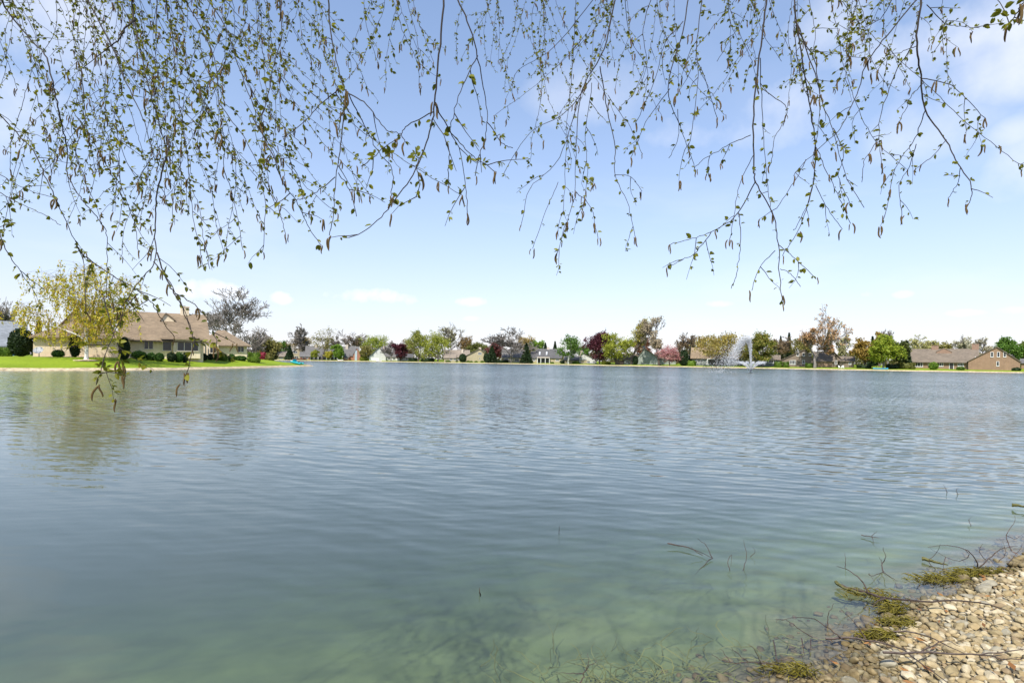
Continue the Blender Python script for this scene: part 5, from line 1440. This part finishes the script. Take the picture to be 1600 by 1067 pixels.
# traced hanging shoots: depth at top, depth at end, radius at top (mm), leafiness, points in the picture
BR_ = [
 (1.9, 1.7, 5.0, .6, [(-6, -20), (12, 18), (55, 70), (70, 85), (82, 130), (92, 175), (102, 220), (106, 240), (104, 266), (117, 296), (135, 321), (157, 347), (166, 365), (168, 413), (166, 455)]),
 (1.8, 1.6, 5.0, .5, [(130, -15), (137, 0), (175, 73), (192, 119), (213, 162), (228, 200), (243, 253)]),
 (1.8, 1.5, 5.5, .7, [(262, 215), (263, 235), (256, 259), (245, 303), (243, 351), (241, 409), (216, 442), (190, 482)]),
 (1.6, 1.5, 3.0, 1, [(241, 409), (270, 449), (292, 493), (305, 541)]),
 (1.8, 1.7, 5.0, .6, [(205, -15), (207, 10), (210, 33), (222, 90), (228, 123), (245, 180), (258, 225), (263, 243)]),
 (1.75, 1.7, 6.5, .3, [(210, 32), (200, 40), (186, 62), (170, 74), (127, 107)]), (1.7, 1.6, 3.0, .9, [(127, 107), (130, 150), (132, 190), (117, 235), (130, 272)]),
 (2.1, 1.9, 3.2, .9, [(243, -20), (245, 40), (243, 100), (241, 118)]), (2.0, 1.8, 3.8, 1, [(258, -20), (263, 30), (270, 60), (273, 110), (280, 160), (288, 215)]),
 (1.9, 1.7, 4.0, 1, [(285, -15), (289, 0), (316, 48), (337, 101), (342, 162), (350, 215), (349, 262)]), (2.0, 1.7, 4.0, 1, [(318, -20), (325, 0), (355, 50), (375, 110), (396, 165), (420, 215), (440, 255), (446, 282)]),
 (1.8, 1.6, 4.0, .8, [(-8, 172), (0, 180), (30, 212), (55, 240), (73, 281), (91, 318), (117, 376), (132, 420), (133, 486)]), (1.7, 1.6, 3.2, .9, [(-5, 352), (0, 365), (15, 402), (40, 431), (70, 452)]),
 (1.9, 1.8, 2.6, 1, [(-5, 300), (37, 321), (70, 336), (95, 352)]), (2.0, 1.9, 2.6, 1, [(-8, 268), (20, 285), (52, 300), (88, 310)]),
 (1.6, 1.45, 3.6, .9, [(120, 385), (132, 400), (177, 431), (208, 449), (230, 465), (240, 478), (253, 500), (272, 527)]), (1.5, 1.4, 3.6, 1.3, [(245, 395), (262, 440), (273, 458), (285, 480), (296, 509), (302, 527), (300, 549), (287, 600)]),
 (1.5, 1.4, 2.8, .8, [(273, 458), (300, 474), (323, 496), (334, 520), (340, 541)]), (1.5, 1.4, 3.0, 1.9, [(216, 460), (198, 478), (181, 515), (165, 553), (151, 600)]), (1.5, 1.4, 3.0, 1.9, [(163, 462), (168, 490), (185, 542), (195, 575)]),
 (2.0, 1.9, 2.6, 1, [(262, 243), (290, 280), (310, 320), (318, 370), (328, 420)]), (1.9, 1.8, 2.6, 1, [(349, 262), (362, 300), (372, 345), (380, 392)]), (1.9, 1.8, 2.6, 1, [(288, 215), (296, 270), (300, 330), (312, 385), (318, 420)]),
 (1.8, 1.7, 2.6, 1, [(342, 162), (375, 205), (400, 250), (425, 300), (438, 335), (446, 365)]), (1.9, 1.8, 2.4, 1, [(375, 110), (398, 150), (412, 200), (405, 260), (415, 320), (410, 395)]),
 (1.5, 1.4, 3.0, 1, [(437, -15), (437, 0), (440, 54), (429, 100), (417, 154), (408, 190)]),
 (1.45, 1.35, 4.6, .5, [(512, -20), (513, 0), (519, 61), (534, 127), (542, 146)]), (1.4, 1.35, 3.2, .8, [(541, 140), (534, 215), (525, 277), (521, 330), (515, 369)]), (1.4, 1.4, 2.8, .9, [(536, 134), (500, 165), (469, 196), (442, 215)]),
 (1.4, 1.35, 3.0, .7, [(541, 142), (573, 165), (600, 200), (623, 209), (634, 223)]), (1.4, 1.4, 2.8, .9, [(545, 148), (569, 196), (592, 238), (613, 265), (612, 307)]), (1.45, 1.4, 3.0, 1, [(396, 185), (423, 238), (442, 284), (465, 319), (483, 357), (502, 384)]),
 (1.4, 1.4, 2.4, 1, [(525, 277), (494, 300), (473, 311), (460, 312)]), (1.4, 1.4, 2.2, 1, [(528, 270), (546, 296), (557, 338)]), (1.45, 1.5, 2.4, 1.1, [(442, 215), (452, 250), (470, 285)]),
 (1.4, 1.3, 5.0, .5, [(697, -20), (694, 0), (686, 85), (679, 161), (669, 215), (646, 273), (615, 315), (584, 350), (546, 373)]), (1.35, 1.35, 2.8, .8, [(677, 175), (638, 196), (623, 215), (592, 238), (565, 261)]),
 (1.35, 1.4, 3.2, .8, [(679, 163), (700, 200), (727, 234), (753, 254), (775, 269)]), (1.4, 1.4, 2.4, .8, [(700, 200), (719, 238), (727, 284), (730, 332)]), (1.4, 1.4, 2.2, .8, [(677, 186), (699, 226), (702, 265), (700, 290)]),
 (1.35, 1.3, 2.4, 1.3, [(662, 235), (652, 262), (655, 290), (650, 308)]), (1.45, 1.4, 4.4, .4, [(708, -20), (715, 0), (738, 54), (753, 127), (761, 173), (759, 219)]), (1.4, 1.4, 2.4, 1, [(762, 190), (784, 223), (800, 231)]), (1.4, 1.4, 2.4, 1, [(759, 219), (748, 245), (742, 275)]),
 (1.45, 1.4, 2.6, .8, [(746, 88), (723, 134), (707, 184), (703, 200)]),
 (2.2, 2.0, 6.0, .5, [(966, -20), (961, 0), (944, 77), (909, 142), (901, 215), (899, 300)]), (2.1, 2.0, 3.2, .8, [(924, 123), (882, 177), (828, 208), (786, 272)]), (2.1, 2.0, 4.0, .8, [(938, 104), (947, 161), (961, 231), (961, 273), (982, 323), (992, 369)]),
 (2.1, 2.0, 3.0, .7, [(905, 154), (874, 246), (828, 296), (815, 350)]), (2.0, 2.0, 2.6, 1, [(900, 300), (886, 346), (871, 396)]), (2.0, 2.0, 2.6, 1, [(900, 300), (924, 327), (934, 372)]), (2.1, 2.0, 2.2, .7, [(872, 285), (853, 330), (832, 388)]),
 (2.0, 2.0, 2.2, 1, [(961, 273), (986, 277), (1003, 300)]), (2.4, 2.2, 2.8, 1, [(901, -15), (894, 115), (886, 192), (882, 307), (872, 360)]), (2.3, 2.3, 3.0, .6, [(938, -15), (867, 73), (809, 111), (799, 146)]), (2.2, 2.1, 3.0, .9, [(1020, -10), (1005, 46), (1009, 96), (990, 146), (971, 165)]),
 (2.2, 2.1, 2.6, 1.1, [(975, -10), (985, 60), (1012, 110), (1005, 160)]), (2.1, 2.0, 2.4, 1.1, [(925, 130), (915, 210), (918, 270), (910, 330)]), (2.2, 2.1, 2.4, 1, [(950, 150), (985, 200), (1003, 240)]),
 (2.0, 1.9, 4.2, .8, [(1078, -15), (1067, 50), (1044, 138), (1067, 208), (1086, 265)]), (2.0, 1.9, 2.8, .9, [(1067, 35), (1040, 65), (1024, 123), (994, 192)]), (1.9, 1.9, 2.6, .9, [(1047, 138), (1009, 192), (986, 246)]), (2.0, 1.9, 3.2, .9, [(1099, -15), (1088, 77), (1101, 123), (1120, 184)]),
 (2.0, 1.9, 2.4, .9, [(1090, 90), (1090, 130), (1082, 200), (1075, 235)]), (1.9, 1.9, 2.4, 1.1, [(1058, 170), (1060, 215), (1046, 248)]),
 (1.9, 1.7, 6.0, .5, [(1201, -20), (1198, 0), (1189, 72), (1178, 166), (1178, 252), (1180, 283), (1207, 333), (1216, 382), (1220, 450), (1225, 472)]), (1.8, 1.8, 3.6, .6, [(1180, 283), (1153, 333), (1117, 360), (1081, 373), (1047, 382)]), (1.8, 1.8, 2.6, .9, [(1112, 364), (1085, 396), (1067, 405), (1043, 418)]),
 (1.8, 1.8, 2.6, .6, [(1155, 333), (1157, 382), (1151, 427), (1142, 450)]), (1.85, 1.8, 2.6, 1, [(1173, 211), (1135, 229), (1099, 250), (1085, 262)]), (1.8, 1.8, 2.4, 1.1, [(1211, 391), (1184, 423), (1175, 454)]), (1.8, 1.8, 2.4, 1.1, [(1216, 382), (1243, 405), (1272, 432)]), (1.8, 1.8, 2.0, 1.1, [(1219, 420), (1238, 430), (1251, 448)]),
 (1.9, 1.8, 2.8, .8, [(1188, 90), (1192, 200), (1198, 280), (1206, 335)]), (1.9, 1.8, 2.6, .7, [(1191, 139), (1229, 171), (1211, 216), (1205, 256)]), (1.9, 1.8, 2.4, .8, [(1178, 240), (1155, 290), (1148, 330), (1140, 375)]),
 (2.0, 1.8, 5.0, .7, [(1240, -20), (1241, 0), (1252, 90), (1270, 189), (1274, 252), (1265, 310), (1247, 360), (1222, 400)]), (2.0, 1.9, 3.6, .8, [(1243, 40), (1274, 103), (1281, 171), (1270, 252)]), (1.9, 1.9, 2.6, 1, [(1276, 230), (1290, 265), (1312, 310), (1330, 350)]),
 (2.1, 1.9, 5.0, .6, [(1440, -15), (1432, 0), (1385, 57), (1355, 98), (1338, 148), (1311, 202), (1260, 250), (1240, 275)]), (1.9, 1.7, 6.5, .5, [(1441, -20), (1439, 0), (1432, 67), (1439, 118), (1446, 172), (1476, 216), (1493, 250), (1518, 290), (1515, 317)]),
 (1.8, 1.8, 3.0, 1.2, [(1440, 122), (1483, 132), (1503, 148), (1540, 186)]), (1.8, 1.8, 3.0, .9, [(1446, 172), (1429, 216), (1399, 263), (1383, 337)]), (1.8, 1.8, 2.4, .9, [(1432, 225), (1420, 262), (1405, 290), (1410, 338)]), (1.8, 1.8, 2.2, .9, [(1500, 263), (1496, 287), (1480, 310)]), (1.8, 1.8, 2.2, .8, [(1478, 218), (1462, 240), (1434, 262)]),
 (1.9, 1.9, 3.2, 1, [(1428, 68), (1399, 115), (1375, 186), (1375, 236), (1380, 272)]), (1.9, 1.9, 2.4, .8, [(1374, 215), (1351, 253), (1347, 285)]), (1.9, 1.9, 2.6, 1.2, [(1432, 72), (1408, 82), (1385, 88), (1372, 110)]), (1.9, 1.9, 2.6, 1.3, [(1442, 130), (1424, 150), (1415, 170), (1402, 195)]),
 (1.9, 1.9, 2.8, 1.2, [(1448, 8), (1476, 37), (1505, 42), (1530, 44)]), (2.0, 1.9, 3.0, 1, [(1240, 10), (1247, 101), (1267, 175), (1274, 236), (1267, 304), (1243, 358)]), (1.9, 1.8, 3.6, .9, [(1243, 34), (1274, 115), (1284, 159), (1301, 202), (1324, 280), (1351, 324)]), (1.9, 1.9, 2.4, 1.1, [(1274, 290), (1294, 327), (1316, 358)]),
 (1.2, 1.2, 2.4, 1.4, [(1606, -10), (1598, 5), (1588, 22), (1576, 38)]), (1.9, 1.9, 2.4, 1.3, [(1480, 30), (1472, 50), (1474, 72)]), (2.0, 2.0, 2.8, 1.2, [(1400, -15), (1375, 30), (1330, 50), (1310, 62), (1308, 52)]), (2.2, 2.1, 2.6, 1.2, [(1345, -15), (1330, 30), (1318, 75), (1322, 80)]),
 (1.9, 1.9, 2.6, 1, [(1302, 200), (1318, 240), (1310, 275), (1328, 318)]), (1.9, 1.9, 2.4, 1, [(1260, 250), (1240, 285), (1215, 325)]),
]
# finer twigs further back: (x range, lowest end range, slant, depth range, count, leafiness)
fr_ = random.Random(31)
for (xa, xb, ya, yb, sl, da, db, cnt, lf) in [(-20, 130, 90, 300, .28, 2.2, 3.3, 17, 1.1), (120, 290, 80, 330, .22, 2.1, 3.2, 25, 1.1), (240, 420, 60, 330, .20, 1.9, 3.0, 24, 1.2), (400, 500, 60, 140, .12, 2.6, 3.4, 8, 1.3),
                                              (545, 645, 50, 115, .05, 2.3, 3.0, 8, 1.2), (735, 840, 60, 110, -.05, 3.4, 4.4, 12, 1.5), (840, 960, 70, 240, -.10, 2.6, 3.4, 9, 1.2), (960, 1060, 60, 150, -.12, 2.4, 3.2, 7, 1.2), (1125, 1190, 40, 110, .0, 2.2, 2.8, 6, 1.4),
                                              (1190, 1330, 80, 260, .05, 2.2, 3.0, 9, 1.1), (1320, 1480, 40, 140, -.15, 2.2, 3.0, 10, 1.1), (300, 400, 330, 410, .1, 1.9, 2.4, 0, 1)]:
    for i in range(cnt):
        x = fr_.uniform(xa, xb); y1 = fr_.uniform(ya, yb); d = fr_.uniform(da, db); pts = [(x - sl * 30, -30)]; y = -30; s_ = sl + fr_.gauss(0, .22)
        while y < y1:
            y += 42; s_ += fr_.gauss(0, .2); x += s_ * 42; pts.append((x, y))
        BR_.append((d, d - .1, 2.2, lf, pts))
for (xa, xb, ya, yb, cnt) in [(20, 210, 225, 420, 11), (210, 400, 240, 400, 15)]:      # mid-air ends in the dense left part
    for i in range(cnt):
        x = fr_.uniform(xa, xb); y = fr_.uniform(ya - 120, ya); d = fr_.uniform(1.8, 2.6); pts = [(x, y)]; s_ = fr_.gauss(.25, .2); y1 = y + fr_.uniform(70, 170)
        while y < min(y1, yb): y += 35; s_ += fr_.gauss(0, .15); x += s_ * 35; pts.append((x, y))
        if len(pts) > 2: BR_.append((d, d - .05, 1.8, 1.2, pts))

leaves, catkins, stems = [], [], []
down = Vector((0, 0, -1))


def side_twig(mb, p, d0, ln, r, bi, lf, depth=0):
    pts = [p.copy()]; c = p.copy(); d = d0.normalized(); n = max(3, int(ln / .025))
    for k in range(n):
        d = (d + down * .10 + Vector((rb.gauss(0, .16), rb.gauss(0, .16), rb.gauss(0, .12)))).normalized(); c = c + d * (ln / n); pts.append(c.copy())
    mb.tube(pts, [max(.0006, r * (1 - .65 * k / n)) for k in range(n + 1)], 4, cap=False)
    spur(pts, bi, lf * 1.15, .0)
    if rb.random() < .36: hang(pts[-1], bi, rb.choice((1, 1, 2, 2, 3)))


def spur(pts, bi, lf, skip):
    acc = 0.0
    for k in range(1, len(pts)):
        seg = pts[k] - pts[k - 1]; L_ = seg.length
        if L_ < 1e-6: continue
        t = seg / L_; acc += L_ * lf
        while acc > .0255:
            acc -= .0255
            if rb.random() < skip: continue
            p = pts[k - 1] + seg * rb.random(); a = rb.uniform(0, 6.28); u = t.orthogonal().normalized(); v = t.cross(u); sd_ = u * math.cos(a) + v * math.sin(a)
            for _ in range(rb.choice((1, 1, 2, 2, 3, 4))):
                dl = (sd_ * rb.uniform(.6, 1.2) + t * rb.uniform(.1, .9) + Vector((rb.gauss(0, .35), rb.gauss(0, .35), rb.gauss(-.05, .4)))).normalized()
                leaves.append((bi, p + dl * .003, dl, rb.uniform(.007, .019) * (1.3 if rb.random() < .18 else 1)))


def hang(p, bi, n=2):
    for _ in range(n):
        catkins.append((bi, p + Vector((rb.gauss(0, .004), rb.gauss(0, .004), 0)), rb.uniform(.022, .042), rb.gauss(0, .12), rb.gauss(0, .12), rb.uniform(0, 6.28)))


for bi, (d0, d1, r0, lf, px) in enumerate(BR_):
    m_ = len(px); wob = rb.uniform(-.12, .12)
    W3 = [P(x, y, d0 + (d1 - d0) * i / (m_ - 1) + wob * math.sin(i * 1.1)) for i, (x, y) in enumerate(px)]
    pts = [Vector(p) for p in catmull([tuple(p) for p in W3], 6)]
    pts = [p + Vector((rb.gauss(0, .0012), rb.gauss(0, .0012), rb.gauss(0, .0012))) for p in pts]
    n = len(pts); mb = MB(); mb.smooth = True
    mb.tube(pts, [max(.0010, r0 * .001 * .56 * (1 - .72 * i / (n - 1))) for i in range(n)], 5, cap=True)
    # short shoots and side twigs
    half = n // 4 if px[0][1] < 20 and r0 > 4 else 0
    spur(pts[half:], bi, lf * .62, .1)
    acc = rb.uniform(0, .1)
    for k in range(max(1, half), n):
        acc += (pts[k] - pts[k - 1]).length
        if acc > .105 / max(.4, lf):
            acc = rb.uniform(-.03, .03); t = (pts[k] - pts[k - 1]).normalized(); u = t.orthogonal().normalized(); a = rb.uniform(0, 6.28)
            sd_ = u * math.cos(a) + t.cross(u) * math.sin(a)
            if rb.random() < .62: side_twig(mb, pts[k], sd_ * .9 + t * .6 + down * .2, rb.uniform(.035, .14), .0013, bi, lf)
            elif rb.random() < .45: hang(pts[k], bi, rb.choice((1, 2, 2, 3)))
    if rb.random() < .8: hang(pts[-1], bi, rb.choice((1, 2)))
    # run the shoots that leave the frame on up to the limbs overhead
    stems.append((mb, pts[0].copy(), r0, px[0][1]))

# trunk and limbs of the tree stand behind and above the camera
LIMBS = []
mb = MB(); mb.smooth = True
mb.tube([Vector((0, 0, -.1)), Vector((.02, 0, .6)), Vector((.1, .05, 2.5)), Vector((.2, .15, 4.6)), Vector((.4, .3, 7))], [.24, .18, .15, .11, .06], 10); mb.build('trunk', BARK_WHITE, birch)
for (ex, ey, ez, sz) in ((-2.6, 2.2, 4.3, 3.2), (-1.4, 2.4, 4.5, 3.6), (-.3, 2.3, 4.45, 3.9), (.7, 2.4, 4.5, 4.3), (1.7, 2.3, 4.5, 4.6), (-1.9, 3.2, 5.1, 4.9)):
    a = TB + Vector((.15, .1, sz - TB.z)); e = Vector((ex, ey, ez)); mid = (a + e) / 2 + Vector((0, 0, .7))
    pts = [Vector(p) for p in catmull([tuple(a), tuple(mid), tuple(e)], 8)]; LIMBS.append(pts)
    mb = MB(); mb.smooth = True; mb.tube(pts, [.008 - .004 * i / (len(pts) - 1) for i in range(len(pts))], 7); mb.build('limb', BARK, birch, off=TB)
allp = [p for l in LIMBS for p in l[6:]]
for bi, (mb, p0, r0, ytop) in enumerate(stems):
    if ytop < -5:
        tgt = min(allp, key=lambda q: (q - p0).length + (5 if q.z < p0.z + .2 else 0)); c1 = p0 + Vector((0, 0, .35)) * min(1, (tgt - p0).length); c2 = (c1 + tgt) / 2 + Vector((0, 0, .12))
        pts = [Vector(p) for p in catmull([tuple(p0), tuple(c1), tuple(c2), tuple(tgt)], 4)]; mb.tube(pts, r0 * .00062, 5, cap=False)
BOBJ = []
for bi, (mb, p0, r0, ytop) in enumerate(stems):
    BOBJ.append(mb.build('branch', TWIG, birch, off=TB))

# leaves: the 300 that show largest are objects of their own, the rest one mesh per branch
key = sorted(range(len(leaves)), key=lambda i: -leaves[i][3] / max(.5, leaves[i][1].y))
bigl = set(key[:300]); rest = {}
for i, (bi, p, d, s) in enumerate(leaves):
    q_ = d.to_track_quat('X', 'Z') @ Euler((rb.uniform(-1.2, 1.2), 0, 0)).to_quaternion()
    if i in bigl:
        o = link('leaf', LEAF_ME, BOBJ[bi]); o.location = p - TB; o.rotation_mode = 'QUATERNION'; o.rotation_quaternion = q_; o.scale = (s, s, s)
    else:
        R = np.array(q_.to_matrix()); V = leafV @ R.T * s + np.array(p - TB); rest.setdefault(bi, []).append(V)
for bi, lv in rest.items():
    mb = MB(); mb.smooth = True
    for V in lv: mb.add(V, leafF)
    o = mb.build('foliage', LEAF, BOBJ[bi]); o['kind'] = 'stuff'
key = sorted(range(len(catkins)), key=lambda i: -catkins[i][2] / max(.5, catkins[i][1].y)); bigc = set(key[:300]); rest = {}
catV = [np.array([v.co[:] for v in m_.vertices]) for m_ in cat_meshes]; catF = [[tuple(p.vertices) for p in m_.polygons] for m_ in cat_meshes]
for i, (bi, p, s, rx, ry, rz) in enumerate(catkins):
    e = Euler((rx, ry, rz)); k = i % 3
    if i in bigc:
        o = link('catkin', cat_meshes[k], BOBJ[bi]); o.location = p - TB; o.rotation_euler = e; o.scale = (s, s, s)
    else:
        rest.setdefault(bi, []).append((k, catV[k] @ np.array(e.to_matrix()).T * s + np.array(p - TB)))
for bi, lv in rest.items():
    mb = MB(); mb.smooth = True
    for k, V in lv: mb.add(V, catF[k])
    o = mb.build('catkins', CATK, BOBJ[bi]); o['kind'] = 'stuff'
print('leaves', len(leaves), 'catkins', len(catkins), 'branches', len(BR_), 'objects', len(bpy.data.objects))
